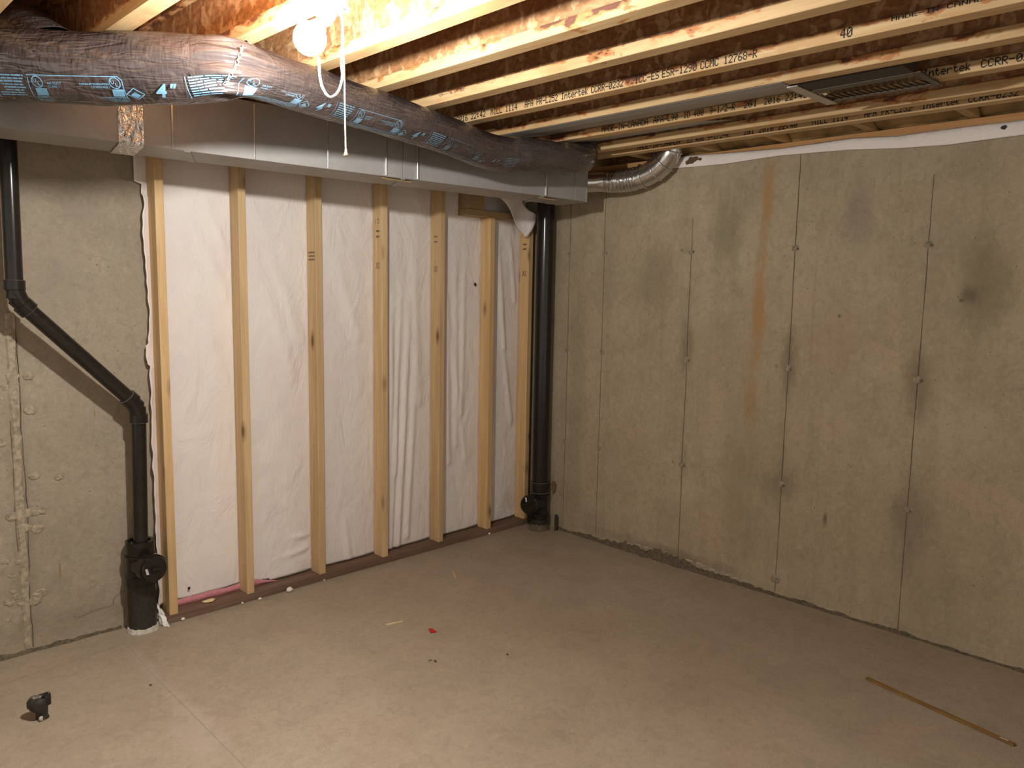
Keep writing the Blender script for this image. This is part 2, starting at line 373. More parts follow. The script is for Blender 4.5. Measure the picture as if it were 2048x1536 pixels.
M['shiny'] = galv('shiny_galvanised', (.62, .60, .57), .2, .95, .5)
M['cleat'] = galv('bright_cleat', (.72, .70, .66), .25, .9, .1)
def foil():
    s = NT('crinkled_foil'); v = s.coord((1, 1, .45)); a = s.noise(v, 60, 3, .6, 1.5); b = s.vor(s.coord((1, 1, .5)), 42, 'Distance')
    return s.fin((.88, .87, .86), .22, 1, s.bump(b, .9, .012, s.bump(a, .8, .01)))
M['foil'] = foil()
def film():
    s = NT('black_duct_film'); tc = s.n('ShaderNodeUVMap')
    def mp(rot, scl):
        x = s.n('ShaderNodeMapping'); s.l(tc.outputs[0], x.inputs[0]); x.inputs['Rotation'].default_value = (0, 0, rot); x.inputs['Scale'].default_value = (*scl, 1); return x.outputs[0]
    a = s.noise(mp(.42, (2.2, 15)), 2.4, 1.5, .45, .25); b = s.noise(mp(-.6, (3, 6)), 2.6, 2, .5, .4); f = s.noise(mp(.9, (9, 3)), 7, 2, .5, .3)
    r1 = s.ramp(a, [(.40, 0), (.47, 1), (.52, .1), (.60, .7), (.66, .1)], 'EASE'); nb = s.bump(r1, .38, .007); nb = s.bump(b, .45, .02, nb); g2 = s.vor(mp(.5, (5, 12)), 7, 'Distance'); nb = s.bump(f, .42, .008, nb); nb = s.bump(g2, .10, .004, nb)
    c = s.mix(s.ramp(b, [(.4, 0), (.7, 1)]), (.115, .090, .086), (.080, .062, .062))
    return s.fin(c, .17, .45, nb, .9)
M['film'] = film()
def label_mat():
    s = NT('blue_print'); v = s.coord(); n = s.noise(v, 70, 4)
    c = s.mix(s.ramp(n, [(.4, 0), (.7, 1)]), (.20, .42, .62), (.13, .28, .42))
    return s.fin(c, .4)
M['print'] = label_mat()
M['printmid'] = plain('dull_blue_print', (.15, .25, .33), .5, 0, 0, 60, .3)  # darker, less saturated blue for labels farther along the duct
M['printdim'] = plain('faint_blue_print', (.13, .16, .19), .45, 0, 0, 60, .3)
M['chain'] = galv('zinc_chain', (.75, .66, .58), .3, .8, .1)
M['void'] = plain('matt_dark_brown', (.035, .025, .018), .6, 0, .1, 30, .3)  # plain near-black brown, non-metallic, for the grille box
M['darkmetal'] = galv('dark_metal', (.07, .05, .035), .3, .6, .1)
def bulbmat():
    s = NT('frosted_bulb'); e = s.n('ShaderNodeEmission'); e.inputs[0].default_value = (1, .93, .82, 1); e.inputs[1].default_value = 9
    tr = s.n('ShaderNodeBsdfTransparent'); mx = s.n('ShaderNodeMixShader'); mx.inputs[0].default_value = .35
    s.l(tr.outputs[0], mx.inputs[1]); s.l(e.outputs[0], mx.inputs[2]); s.l(mx.outputs[0], s.out.inputs[0]); return s.m
M['bulb'] = bulbmat()

# ------------------------------------------------------------------ the setting
def gridface(u0, u1, nu, v0, v1, nv, fn):
    vs = []; fs = []
    for j in range(nv+1):
        for i in range(nu+1): vs.append(fn(u0+(u1-u0)*i/nu, v0+(v1-v0)*j/nv))
    for j in range(nv):
        for i in range(nu):
            a = j*(nu+1)+i; fs.append((a, a+1, a+nu+2, a+nu+1))
    return vs, fs
ZW = 2.286; ZT = 2.32; FL = .038; ZB = ZT+.241
g = G(); vs, fs = gridface(-3.6, .02, 150, 0, ZW, 90, lambda y, z: (-(.0016*nz(y*3, z*1.2)+.0012*nz(y*9, z*7, 3)), y, z))
g.add(vs, fs); g.box((0.004, -7, -.12), (.22, .22, ZW)); g.box((0, -7, 0), (.005, -3.6, ZW))
wr = g.ob('wall_right', M['wall_r'], smooth=False, kind='structure')
for p in wr.data.polygons: p.use_smooth = len(p.vertices) == 4 and p.area < .01
g = G(); vs, fs = gridface(-3.7, .0, 150, 0, ZW, 90, lambda x, z: (x, -(.003*nz(x*3, z*2.2, 8)+.002*nz(x*12, z*12, 5)), z))
g.add([(v[0], v[1], v[2]) for v in vs], fs); g.box((-7, .006, -.12), (.004, .22, ZW)); g.box((-7, 0, 0), (-3.7, .007, ZW))
wb = g.ob('wall_back', M['wall_b'], kind='structure')
for p in wb.data.polygons: p.use_smooth = p.area < .01
g = G(); g.box((-7, -7, -.12), (.0, .0, 0))
fl = g.ob('floor', M['floor'], kind='structure')
g = G(); g.box((-7, -7, ZB), (.22, .22, ZB+.018)); ce = g.ob('ceiling', M['osb_floor'], kind='structure')
g = G(); g.box((.02, -7, ZW), (.16, .2, ZT)); g.ob('trim_1', M['sill'], kind='structure')          # sill plate on the right wall
g = G(); g.box((-7, .02, ZW), (.02, .16, ZT)); g.ob('trim_2', M['sill'], kind='structure')
g = G(); g.box((.13, -7, ZT), (.16, .16, ZB)); g.ob('trim_3', M['osb_floor'], kind='structure')      # rim boards
g = G(); g.box((-7, .13, ZT), (.13, .16, ZB)); g.ob('trim_4', M['osb_floor'], kind='structure')

# formwork seams on the right wall: thin wavering fins, tie patches at 0.6 m steps
def seam(name, wall, mat, y0, z0, z1, wd, axis, seed, pr=.003, wob=.004, drift=0.0):
    vs = []; fs = []; n = int((z1-z0)/.02)
    for i in range(n+1):
        z = z0+(z1-z0)*i/n; c = y0+drift*(z-1.2)+wob*nz(z*2.3, seed)+.4*wob*nz(z*14, seed); ww = wd*(.6+.8*abs(nz(z*5, seed+9)))
        for a, b in ((-ww, .001), (-ww*.4, -pr), (ww*.4, -pr*.8), (ww, .001)):
            vs.append((b, c+a, z) if axis == 'x' else (c+a, b, z))
    for i in range(n):
        for k in range(3): a = i*4+k; fs.append((a, a+1, a+5, a+4))
    return fromv(name, vs, fs, mat, wall)
for k, (y, a, b, wd) in enumerate([(-.366, .03, 2.2, .0022), (-.645, .03, 2.24, .0022), (-1.256, .04, 1.98, .0022), (-1.853, .02, 2.25, .0028), (-2.466, .02, 2.1, .0024), (-3.076, .02, 2.25, .0024)]):
    seam('form_seam', wr, M['seam'], y, a, b, wd, 'x', k*7.1)
def blobmesh(name, wall, mat, c, r, axis, seed, flat=.4, elong=1.0):
    vs = []; fs = []; n = 12
    for j, (q, h) in enumerate(((1.0, 0), (.85, .7), (.5, 1.0))):
        for i in range(n):
            g_ = 2*math.pi*i/n; rr = r*q*(1+.38*nz(math.cos(g_)*1.6+seed, math.sin(g_)*1.6, seed))
            a = math.cos(g_)*rr*elong; b = math.sin(g_)*rr; d = -.001-h*r*flat*(.7+.5*nz(i*.9, seed, j))
            vs.append((c[0]+d, c[1]+a, c[2]+b) if axis == 'x' else (c[0]+a, c[1]+d, c[2]+b) if axis == 'y' else (c[0]+a, c[1]+b, c[2]-d))
    for j in range(2):
        for i in range(n): fs.append((j*n+i, j*n+(i+1) % n, (j+1)*n+(i+1) % n, (j+1)*n+i))
    fs.append(tuple(range(2*n, 3*n)))
    return fromv(name, vs, fs, mat, wall)
k = 0
for y in (-.366, -.648, -1.256, -1.853, -2.466):
    for z in (1.80, 1.20, .60):
        k += 1
        blobmesh('tie_patch', wr, M['ridge'], (0, y+.004*nz(k*3.1, 1), z-.003), .016+.006*abs(nz(k*1.7, 4)), 'x', k*2.3, .32, 1.15)
        if y < -1: blobmesh('tie_hole', wr, M['seam'], (-.004, y-.014, z-.006), .006, 'x', k*1.3, .4)
        if k % 2 and y < -1: blobmesh('tie_hole', wr, M['ridge'], (0, y+.062, z+.004), .009, 'x', k*4.3, .25)
blobmesh('tie_patch', wr, M['ridge'], (0, -1.852, .09), .024, 'x', 77, .3)
# rough, dirt-filled joint between the right wall and the slab
def rough_strip(name, wall, mat, t0, t1, n, hfn, dfn, axis, seed):
    vs = []; fs = []
    for i in range(n+1):
        t = t0+(t1-t0)*i/n; h = hfn(t)*(1+.55*nz(t*11, seed)+.5*nz(t*37, seed)); d = dfn(t)*(1+.5*nz(t*17, seed+4))
        for a, b in ((-d, -.001), (-d*.75, h*.25), (-d*.35, h*.7), (.002, h)):
            vs.append((a, t, b) if axis == 'x' else (t, a, b))
    for i in range(n):
        for k_ in range(3): a = i*4+k_; fs.append((a, a+1, a+5, a+4))
    return fromv(name, vs, fs, mat, wall)
def hr(t):
    t = -t
    return .016+.034*math.exp(-((t-1.15)/.42)**2) if t < 2.6 else .010
rough_strip('rough_wall_foot', wr, M['gap'], -.3, -3.6, 420, hr, lambda t: .012+.018*math.exp(-((-t-1.1)/.5)**2), 'x', 3.3)
rough_strip('rough_wall_foot', wb, M['gap'], -3.7, -2.62, 160, lambda t: .017, lambda t: .012, 'y', 8.3)
for i in range(26):      # pale chips of concrete along that joint
    y = -.75-1.0*random.random(); h = hr(y)
    blobmesh('concrete_chip', wr, M['pale'], (-.002, y, h*1.05+.012*random.random()), .0025+.004*random.random(), 'x', i*1.9, .3, 3.2)
# seam band on the back wall, left of the pipe
seam('form_seam', wb, M['seam'], -2.968, .02, 1.42, .0026, 'y', 31, .004, .012)
seam('form_seam', wb, M['seam'], -3.006, .45, 1.0, .002, 'y', 37, .003, .006)
def band():
    vs = []; fs = []; n = 90
    for i in range(n+1):
        z = .02+1.42*i/n; w0 = .026*(.55+.9*abs(nz(z*4, 51))); c = -2.988+.012*nz(z*2.2, 44)
        for q in (-1, -.6, -.1, .4, .8, 1):
            d = .001 if abs(q) == 1 else -.004-.007*abs(nz(z*16, q*3, 5))
            vs.append((c+q*w0, d, z))
    for i in range(n):
        for k_ in range(5): a = i*6+k_; fs.append((a, a+1, a+7, a+6))
    return fromv('rough_seam_band', vs, fs, M['ridgeB'], wb)
band()
for i in range(26):
    z = .1+1.2*random.random(); blobmesh('concrete_lump', wb, M['ridgeB'], (-2.985+random.uniform(-.07, .07), 0, z), .006+.014*random.random(), 'y', i*3.7, .3, 1.3)
for i, (x, z, r) in enumerate([(-2.93, 1.18, .018), (-2.91, .605, .016), (-2.935, .6, .014), (-2.97, .605, .02), (-3.02, .6, .02), (-2.955, .22, .022), (-2.99, 1.18, .02), (-2.84, .737, .012)]):
    blobmesh('tie_patch', wb, M['ridgeB'], (x, 0, z), r, 'y', i*6.1, .35, 1.2)
def crackline(name, par, mat, pts, w_, fn, seed=0):
    P = crom(pts, 10); vs = []; fs = []
    for i, p in enumerate(P):
        q = P[min(i+1, len(P)-1)]; o = P[max(i-1, 0)]; dx, dy = q[0]-o[0], q[1]-o[1]; L = math.hypot(dx, dy) or 1
        ww = w_*(.5+.9*abs(nz(i*.7, seed))); j = .5*w_*nz(i*.43, seed+3)
        for s_ in (-1, 1): vs.append(fn(p[0]-dy/L*(ww*s_+j), p[1]+dx/L*(ww*s_+j)))
    for i in range(len(P)-1): fs.append((2*i, 2*i+1, 2*i+3, 2*i+2))
    return fromv(name, vs, fs, mat, par)
M['hair'] = plain('hairline_crack', (.30, .235, .155), .9, 0, 0, 60, .2)
FLR = lambda a, b: (a, b, .0006)
crackline('floor_crack', fl, M['hair'], [(-2.66, -.24), (-2.676, -.475), (-2.678, -.785), (-2.681, -1.08), (-2.684, -1.38), (-2.69, -1.8)], .0011, FLR, 1)
crackline('floor_crack', fl, M['hair'], [(-3.4, -.25), (-3.0, -.22), (-2.7, -.185), (-2.55, -.17)], .0012, FLR, 2)
crackline('floor_crack', fl, M['hair'], [(-.12, -.6), (-.14, -1.0), (-.13, -1.5)], .001, FLR, 3)
crackline('wall_crack', wb, M['seam'], [(-2.80, .10), (-2.72, .115), (-2.655, .12), (-2.645, .15), (-2.60, .175)], .0011, lambda a, b: (a, -.0045, b), 5)

# ------------------------------------------------------------------ joists
east = [-.19, -.36, -.677, -.985, -1.287, -1.597, -1.905, -2.22, -2.54, -2.85, -3.165, -3.47, -3.78, -4.09, -4.4, -4.7]
desc = ['nearest to the right wall, before the blocking pieces', 'second from the right wall, close beside the outermost one', 'carrying dark stamped print just beyond the louvred grille',
        'with evenly spaced brown blotches, sheet metal fixed under it', 'stamped with the long certification line and the number 40',
        'with orange glue stains, just left of the long printed joist', 'with wide red-brown flange stains, two left of the printed joist',
        'brightly lit, next to the right of the bulb', 'that the glowing bulb hangs from', 'with a plain orange underside above the left black duct',
        'showing only its corner at the top left of the picture', 'above the left edge', 'left of view', 'left of view', 'left of view', 'left of view']
WF = .062
joists = []
for i, e in enumerate(east):
    if i > 10: continue
    o = empty('floor_joist', (e-WF/2, -3.5, ZT), label='engineered wooden floor joist '+desc[i], cat='joist', group='ceiling joists')
    joists.append(o)
    G().box((e-WF, -7, ZT), (e, .12, ZT+FL)).ob('bottom_flange', M['flange'], o, bevel=.0015, seg=1)
    G().box((e-WF/2-.005, -7, ZT+FL), (e-WF/2+.005, .12, ZB-FL)).ob('web', M['osb_web'], o)
    G().box((e-WF, -7, ZB-FL), (e, .12, ZB)).ob('top_flange', M['flange'], o)
def stamp(i, y0, y1, txt, h=.026, z=ZT+.006, mat='ink', bold=.012):
    x = east[i]-WF-.0008
    vs, fs = dot_text(txt, lambda a, b: (x, y0-a, z+b), abs(y1-y0), h)
    fromv('printed_text', vs, fs, M[mat], joists[i].children[0], label='black stamped lettering', kind='stuff')
stamp(4, -.76, -1.035, '2G1 2016 22:42'); stamp(4, -1.07, -1.235, 'MILL 1114'); stamp(4, -1.28, -1.465, 'APA PR-L252'); stamp(4, -1.485, -1.625, 'Intertek')
stamp(4, -1.64, -1.795, 'CCRR-0232'); stamp(4, -1.848, -1.955, 'ICC-ES'); stamp(4, -1.968, -2.11, 'ESR-1290'); stamp(4, -2.125, -2.195, 'CCMC'); stamp(4, -2.215, -2.335, '12768-R')
stamp(4, -2.605, -2.64, '40', .028)
stamp(4, -2.75, -3.0, 'MADE-IN-CANADA', .012, ZT+.024)
stamp(2, -1.20, -1.47, 'MADE-IN-CANADA', z=ZT+.008); stamp(2, -1.50, -1.63, 'APA-L90', z=ZT+.008); stamp(2, -1.66, -1.76, 'ID 400', z=ZT+.008); stamp(2, -1.79, -1.91, '9-1/2-R', z=ZT+.008)
stamp(2, -1.95, -2.01, '2G1', z=ZT+.008); stamp(2, -2.04, -2.11, '2016', z=ZT+.008); stamp(2, -2.13, -2.22, '22:42', z=ZT+.008); stamp(2, -2.64, -2.79, 'Intertek', z=ZT+.008); stamp(2, -2.82, -3.0, 'CCRR-0232', z=ZT+.008)
stamp(0, -1.05, -1.32, 'MADE-IN-CANADA', z=ZT+.008); stamp(0, -1.36, -1.6, 'ID 400 9-1/2-R', z=ZT+.008); stamp(0, -1.68, -1.95, '2G1 2016 22:40', z=ZT+.008); stamp(0, -2.02, -2.18, 'MILL 1114', z=ZT+.008); stamp(0, -2.25, -2.44, 'APA PR-L252', z=ZT+.008)
stamp(0, -2.48, -2.62, 'Intertek', z=ZT+.008); stamp(0, -2.65, -2.82, 'CCRR-0232', z=ZT+.008)
stamp(5, -1.09, -1.25, '9-1/2', .010, ZT+.024, 'inkfade', .01)
# blocking between the outer joist and the rim, batts between the blocking
bys = [-.55, -.95, -1.365, -1.765, -2.18, -2.60, -3.02]
for k, y in enumerate(bys):
    nm = ['in the dark corner over the duct end', 'just behind the silver elbow', 'just right of the silver elbow', 'second to the right of the silver elbow', 'midway along the right wall top', 'under the louvred grille end', 'at the right edge of the picture'][k]
    o = G().box((-.189+.001, y-.019, ZT+.002), (.12, y+.019, ZB-.002)).ob('blocking', M['block'], bevel=.0015, seg=1)
    tag(o, 'short wooden blocking piece '+nm, 'blocking', 'blocking between the outer joist and the rim')
def batt(y0, y1, seed, lab):
    vs, fs = gridface(y0+.021, y1-.021, 26, 0, 1, 14, lambda y, t: (
        -.185+.30*t+.014*nz(y*7, t*3, seed), y, 2.50-.165*min(1, t*1.25)+.03*max(0, t-.8)-.020*math.sin(t*3.1)+.020*nz(y*7, t*2, seed+5)+.010*nz(y*21, t*4, seed)-.006*math.sin((y-y0)/(y1-y0)*3.1)))
    o = fromv('insulation_batt', vs, fs, M['batt'], smooth=True)
    sm = o.modifiers.new('s', 'SOLIDIFY'); sm.thickness = -.02; sm.offset = 1
    tag(o, 'bulging tan insulation batt '+lab, 'insulation', 'rim insulation batts')
for k in range(len(bys)-1):
    if k in (0,): continue
    batt(bys[k+1], bys[k], k*5.3, ['', 'behind the silver elbow', 'between first and second blocking right of the elbow', 'sagging over the wall top, left of the middle blocking', 'sagging over the white strip, right of the middle blocking', 'at the right end of the wall top'][k])
# white sheet folded over the wall top
def strip():
    top = [(-1.0, 2.31), (-1.19, 2.315), (-1.434, 2.305), (-1.742, 2.292), (-2.088, 2.298), (-2.311, 2.283), (-2.515, 2.286), (-2.784, 2.285), (-3.3, 2.29), (-3.8, 2.29)]
    bot = [(-1.0, 2.262), (-1.194, 2.252), (-1.437, 2.246), (-1.744, 2.256), (-2.092, 2.245), (-2.315, 2.226), (-2.52, 2.217), (-2.788, 2.224), (-3.3, 2.23), (-3.8, 2.23)]
    def at(T, y):
        for (a, b), (c, d) in zip(T, T[1:]):
            if c <= y <= a: return b+(d-b)*(y-a)/(c-a)
        return T[-1][1]
    vs, fs = gridface(-3.8, -1.02, 160, 0, 1, 8, lambda y, t: (-.004-.006*(1-t)-.004*math.sin(t*3)-.003*nz(y*6, t*2)+(.03*max(0, t-.8)), y, at(bot, y)*(1-t)+at(top, y)*t))
    o = fromv('membrane_strip', vs, fs, M['fabric'], smooth=True); sm = o.modifiers.new('s', 'SOLIDIFY'); sm.thickness = .0015
    tag(o, 'white fabric membrane strip hanging along the top of the right wall', 'membrane')
    M['brownstain'] = plain('brown_stain', (.13, .07, .035), .9, 0, .3, 60, .4)
    for i, (y, z, r) in enumerate([(-1.235, 2.285, .018), (-1.262, 2.292, .014), (-1.215, 2.278, .012), (-1.29, 2.287, .008)]):
        b = blobmesh('brown_stain', o, M['brownstain'], (-.0115, y, z), r, 'x', i*3.1, .08, 1.4)
    blobmesh('torn_hole', o, M['ink'], (-.0112, -2.72, 2.262), .009, 'x', 9.1, .05, 1.2)
strip()

# ------------------------------------------------------------------ stud wall
XS = [-2.440, -2.0624, -1.656, -1.2496, -.8432, -.446, -.105]
YF = -.105
sw = empty('stud_wall', (-1.25, -.06, 0), label='wooden stud wall framed against the back concrete wall, seven studs on a dark sole plate', cat='stud wall')
G().box((-2.452, YF, 0), (-.055, -.012, .038)).ob('bottom_plate', M['plate'], sw, bevel=.002, seg=1, label='dark brown sole plate')
studs = []
for i, x in enumerate(XS):
    zt = 2.008 if i >= 5 else 2.245
    lean = .004*nz(i*3.3, 2)
    st_ = G().prism([(x, YF, .038), (x+.038, YF, .038), (x+.038+lean, YF, zt), (x+lean, YF, zt)], (0, 1, 0), .089).ob('stud', M['stud'], sw, bevel=.002, seg=1); studs.append(st_)
G().box((-2.452, YF, 2.246), (-.055, -.016, 2.284)).ob('top_plate', M['header'], sw, bevel=.002, seg=1)
G().box((-.64, YF-.004, 2.009), (-.06, -.016, 2.047)).ob('header', M['header'], sw, bevel=.002, seg=1)
G().box((-.638, YF-.002, 2.048), (-.50, -.02, 2.145)).ob('wood_block', M['header'], sw, bevel=.002, seg=1)
def studmark(x, z, txt, w_, h, mat='inkfade'):
    vs, fs = flat_text(txt, lambda a, b: (x+a, YF-.0007, z+b), w_, h, bold=.01)
    fromv('printed_text', vs, fs, M[mat], sw)
def sidemark(i, z, txt, dep0, dep1, h):
    x = XS[i]-.0008
    vs, fs = flat_text(txt, lambda a, b: (x, -.02-dep0-a*1.0, z+b), dep1-dep0, h, bold=.01)
    fromv('printed_text', vs, fs, M['inkfade'], studs[i], kind='stuff')
for i, dz in ((3, 0), (4, -.005), (6, -.01)):
    z0 = 1.915+dz
    sidemark(i, z0, '1 \'2', .02, .06, .028); sidemark(i, z0-.245, 'XI', .025, .06, .036)
    g = G()
    for q in (0, 1):
        for c_ in range(4): g.box((XS[i]-.0012, -.05-.008*c_-.006, z0-.045-.03*q), (XS[i]+.001, -.05-.008*c_, z0-.035-.03*q))
    g.ob('printed_bars', M['inkfade'], studs[i], kind='stuff')
g = G()
for c_ in range(5):
    for q in range(3): g.box((XS[2]-.001, -.035-.012*c_-.009, 1.70+.018*q), (XS[2]+.001, -.035-.012*c_, 1.708+.018*q))
g.ob('printed_bars', M['inkfade'], studs[2], kind='stuff')
# membrane behind the studs
RID = [(-1.19, 1.9, -1.10, .5, .03, .010), (-1.12, 1.55, -1.17, .05, .018, .016), (-1.06, 1.6, -1.14, .05, .016, .018), (-1.0, 1.5, -1.09, .06, .02, .022), (-.95, 1.2, -1.02, .1, .02, .014), (-.98, 2.0, -.93, .9, .03, .008),
       (-2.3, 1.95, -2.08, 1.5, .03, .006), (-2.2, 1.98, -2.07, 1.7, .022, .006), (-2.35, 1.7, -2.1, 1.1, .03, .005), (-1.95, 1.95, -1.7, 1.3, .035, .007), (-1.9, 1.6, -1.75, 1.1, .03, .006), (-1.55, 1.9, -1.35, 1.3, .03, .006),
       (-.74, 1.95, -.70, .5, .02, .010), (-.66, 1.9, -.64, .6, .02, .008), (-.58, 1.95, -.60, .8, .02, .009), (-.78, 1.8, -.56, .5, .02, .006), (-.30, 1.9, -.24, 1.2, .02, .012), (-.26, 1.3, -.16, .7, .02, .010), (-.2, 1.95, -.14, 1.5, .018, .010),
       (-.36, 1.8, -.33, .8, .018, .006), (-1.8, .25, -1.67, .24, .014, .010), (-1.85, .15, -1.68, .17, .014, .010), (-1.45, .3, -1.42, .06, .02, .010)]
def ridge(x, z):
    s = 0
    for x0, z0, x1, z1, w_, a in RID:
        dx, dz = x1-x0, z1-z0; L2 = dx*dx+dz*dz; t = ((x-x0)*dx+(z-z0)*dz)/L2
        tc = min(1, max(0, t)); d = math.hypot(x-x0-dx*tc, z-z0-dz*tc)
        if d < 3*w_: s += a*math.exp(-(d/w_)**2)*min(1, max(0, tc)*1.5+.12)
    return s
def fab(x, t):
    z0 = .046 if x > -1.90 else .062+.012*nz(x*6, 3)
    if -2.03 > x: z0 += .006
    edge = max(0, min(1, (-2.425-x)/.035)); xx = x
    z = z0+(2.26-z0)*t
    if edge > 0: xx = x+edge*(-.035 if z > 2.0 else -.006-.010*nz(z*3.1, 6)-.008*nz(z*17, 2)+(-.012 if 1.2 < z < 1.3 else 0))
    d = min(abs(x-.019-s_) for s_ in XS); pil = min(1, max(0, (d-.03)/.12))
    y = -.008-.010*math.sin(pil*math.pi/2)-ridge(x, z)*min(1, d/.05)*1.0-.004*nz(x*5, z*2.1)*pil-.0015*nz(x*19, z*13)*pil-.002*nz(x*3, z*.9, 4)*pil
    y = min(y, -.006)
    if edge > 0: y -= edge*(.03 if z < 1.95 else .012)
    return (xx, y, z)
vs, fs = gridface(-2.46, -.045, 330, 0, 1, 210, fab)
fb = fromv('fabric_membrane', vs, fs, M['fabric'], smooth=True)
sm = fb.modifiers.new('s', 'SOLIDIFY'); sm.thickness = .002; sm.offset = 1
tag(fb, 'white fabric insulation facing stretched behind the wall studs, folded and wrinkled', 'membrane')
pk = G()
vs, fs = gridface(-2.40, -1.86, 60, 0, 1, 3, lambda x, t: (x, -.022-.010*math.sin(t*3.1)-.003*nz(x*20, t), .038+t*(.034+.006*nz(x*11, 3))*min(1, (-1.86-x)/.12)))
pk = fromv('pink_insulation', vs, fs, M['pink'], fb, smooth=True); pk['label'] = 'pink fibreglass showing under the white facing'
# hanging flap in front of the corner studs
def flap(a, b):
    P0, P1, P2 = Vector((-.455, -.185, 2.125)), Vector((-.15, -.13, 1.90)), Vector((-.085, -.135, 2.03)); P3 = Vector((-.25, -.165, 2.13))
    p = (P0*(1-a)+P1*a)*(1-b)+(P3*(1-a)+P2*a)*b
    return p+Vector((0, -.018*math.sin(a*6+b*3)-.01*b, .006*math.sin(a*9)))
vs, fs = gridface(0, 1, 30, 0, 1, 14, flap)
o = fromv('fabric_flap', vs, fs, M['fabric'], smooth=True); o.modifiers.new('s', 'SOLIDIFY').thickness = .0015
tag(o, 'loose white fabric flap hanging out under the duct by the corner pipe', 'fabric')
o = blobmesh('small_tear', fb, M['ink'], (-.505, -.034, 1.60), .011, 'y', 2.2, .06)
o = blobmesh('small_tear', fb, M['ink'], (-2.32, -.032, .118), .007, 'y', 3.2, .06)

# ------------------------------------------------------------------ rectangular duct
D0 = Vector((-4.6, -.470)); D1 = Vector((-.33, -.763)); dd = (D1-D0).normalized(); dn = Vector((-dd.y, dd.x))
if dn.y < 0: dn = -dn
DEP = .245; ZD0, ZD1 = 2.070, 2.295
def dp(s, d, z): q = D0+dd*s+dn*d; return (q.x, q.y, z)
LD = (D1-D0).length
def s_of_x(x): return (x-D0.x)/dd.x
dt = empty('trunk_duct', (-1.6, -.6, ZD0), label='grey rectangular sheet metal trunk duct running along the top of the back wall', cat='duct')
joints = [s_of_x(x) for x in (-2.70, -1.535, -.42)]
s0 = 0
for k, s1 in enumerate(joints+[LD]):
    a, b = s0+.001, s1-.001; j = .0015*(k % 2)
    G().prism([dp(a, -j, ZD0-j), dp(a, DEP, ZD0-j), dp(a, DEP, ZD1), dp(a, -j, ZD1)], Vector((dd.x, dd.y, 0)), b-a).ob('duct_section', M['galvd'], dt, bevel=.003, seg=2)
    s0 = s1
for x, wd, pr in ((-2.553, .006, .006), (-2.235, .004, .003), (-1.913, .004, .003), (-1.628, .005, .009), (-1.458, .006, .010), (-.640, .005, .010)):
    s = s_of_x(x)
    G().prism([dp(s-wd, -.0005, ZD0+.002), dp(s+wd, -.0005, ZD0+.002), dp(s+wd*.6, -pr, ZD0+.004), dp(s-wd*.6, -pr, ZD0+.004)], Vector((0, 0, 1)), ZD1-ZD0-.01).ob('drive_cleat', M['cleat'], dt, bevel=.0008, seg=1)
# slip joint strips across the bottom and hanging tabs
for x in (-2.50, -1.535, -.66):
    s = s_of_x(x)
    G().prism([dp(s-.012, 0, ZD0-.0045), dp(s+.012, 0, ZD0-.0045), dp(s+.012+.1, DEP, ZD0-.0045), dp(s-.012+.1, DEP, ZD0-.0045)], Vector((0, 0, 1)), .004).ob('slip_joint', M['galvd'], dt)
def patch(s, L_, wid, mat, nm, lab):
    vs, fs = gridface(-1, 1, 16, 0, 1, 3, lambda a, t: Vector(dp(s+a*L_, .01+t*wid*(1-.6*a*a)+.03*(a+1)*.5, ZD0-.004-.003*math.sin(t*3))))
    o_ = fromv(nm, vs, fs, mat, dt, label=lab)
patch(s_of_x(-1.55), .09, .05, M['sliver'], 'sealant_smear', 'pale sealant smear')
patch(s_of_x(-.60), .08, .04, M['sliver'], 'sealant_smear', 'pale sealant smear')
# foil tape round a joint
def foilf(u, v):
    s = s_of_x(-2.74)+u*.085
    if v < 1: z = ZD1-.02-(ZD1-.02-ZD0)*v; p = Vector(dp(s, -.004-.003*abs(nz(u*9, v*14)), z))
    else: p = Vector(dp(s+(v-1)*.03, (v-1)*DEP, ZD0-.005-.003*abs(nz(u*9, v*14))))
    return p
vs, fs = gridface(0, 1, 14, 0, 2, 60, foilf)
fromv('foil_tape', vs, fs, M['foil'], dt, label='crinkled shiny foil tape band')
# end cap with folded edge
G().prism([dp(LD-.001, -.004, ZD0-.004), dp(LD-.001, DEP+.004, ZD0-.004), dp(LD-.001, DEP+.004, ZD1), dp(LD-.001, -.004, ZD1)], Vector((dd.x, dd.y, 0)), .012).ob('end_cap', M['galvd'], dt, bevel=.003, seg=2)

# ------------------------------------------------------------------ silver round branch pipe
bp = empty('round_branch_pipe', (-.15, -.9, 2.2), label='shiny silver round branch pipe with elbow, from trunk duct up to the right wall top', cat='pipe')
P = crom([(-.40, -.60, 2.175, .052), (-.30, -.70, 2.18, .054), (-.215, -.765, 2.19, .056), (-.15, -.865, 2.192, .06), (-.115, -.955, 2.205, .062), (-.098, -1.03, 2.228, .062), (-.09, -1.10, 2.27, .062), (-.088, -1.15, 2.335, .062), (-.088, -1.165, 2.47, .062)], 10)
def tubeseg(i0, i1, nm, mat, wav=0.0, par=bp, grow=0.0, PP=None):
    PP = PP or P; pts = [Vector(p[:3]) for p in PP[i0:i1+1]]; rr = [p[3]+grow+(wav*math.sin(k*2.6) if wav else 0) for k, p in enumerate(PP[i0:i1+1])]
    return G().tube(pts, rr, 28).ob(nm, mat, par, ang=.7)
tubeseg(0, 24, 'straight_pipe', M['shiny'])
P2 = crom([tuple(p) for p in P[22:42:2]], 6)
tubeseg(0, len(P2)-1, 'flexible_sleeve', M['shiny'], .0028, PP=P2, grow=.002)
tubeseg(40, 54, 'straight_pipe', M['shiny'])
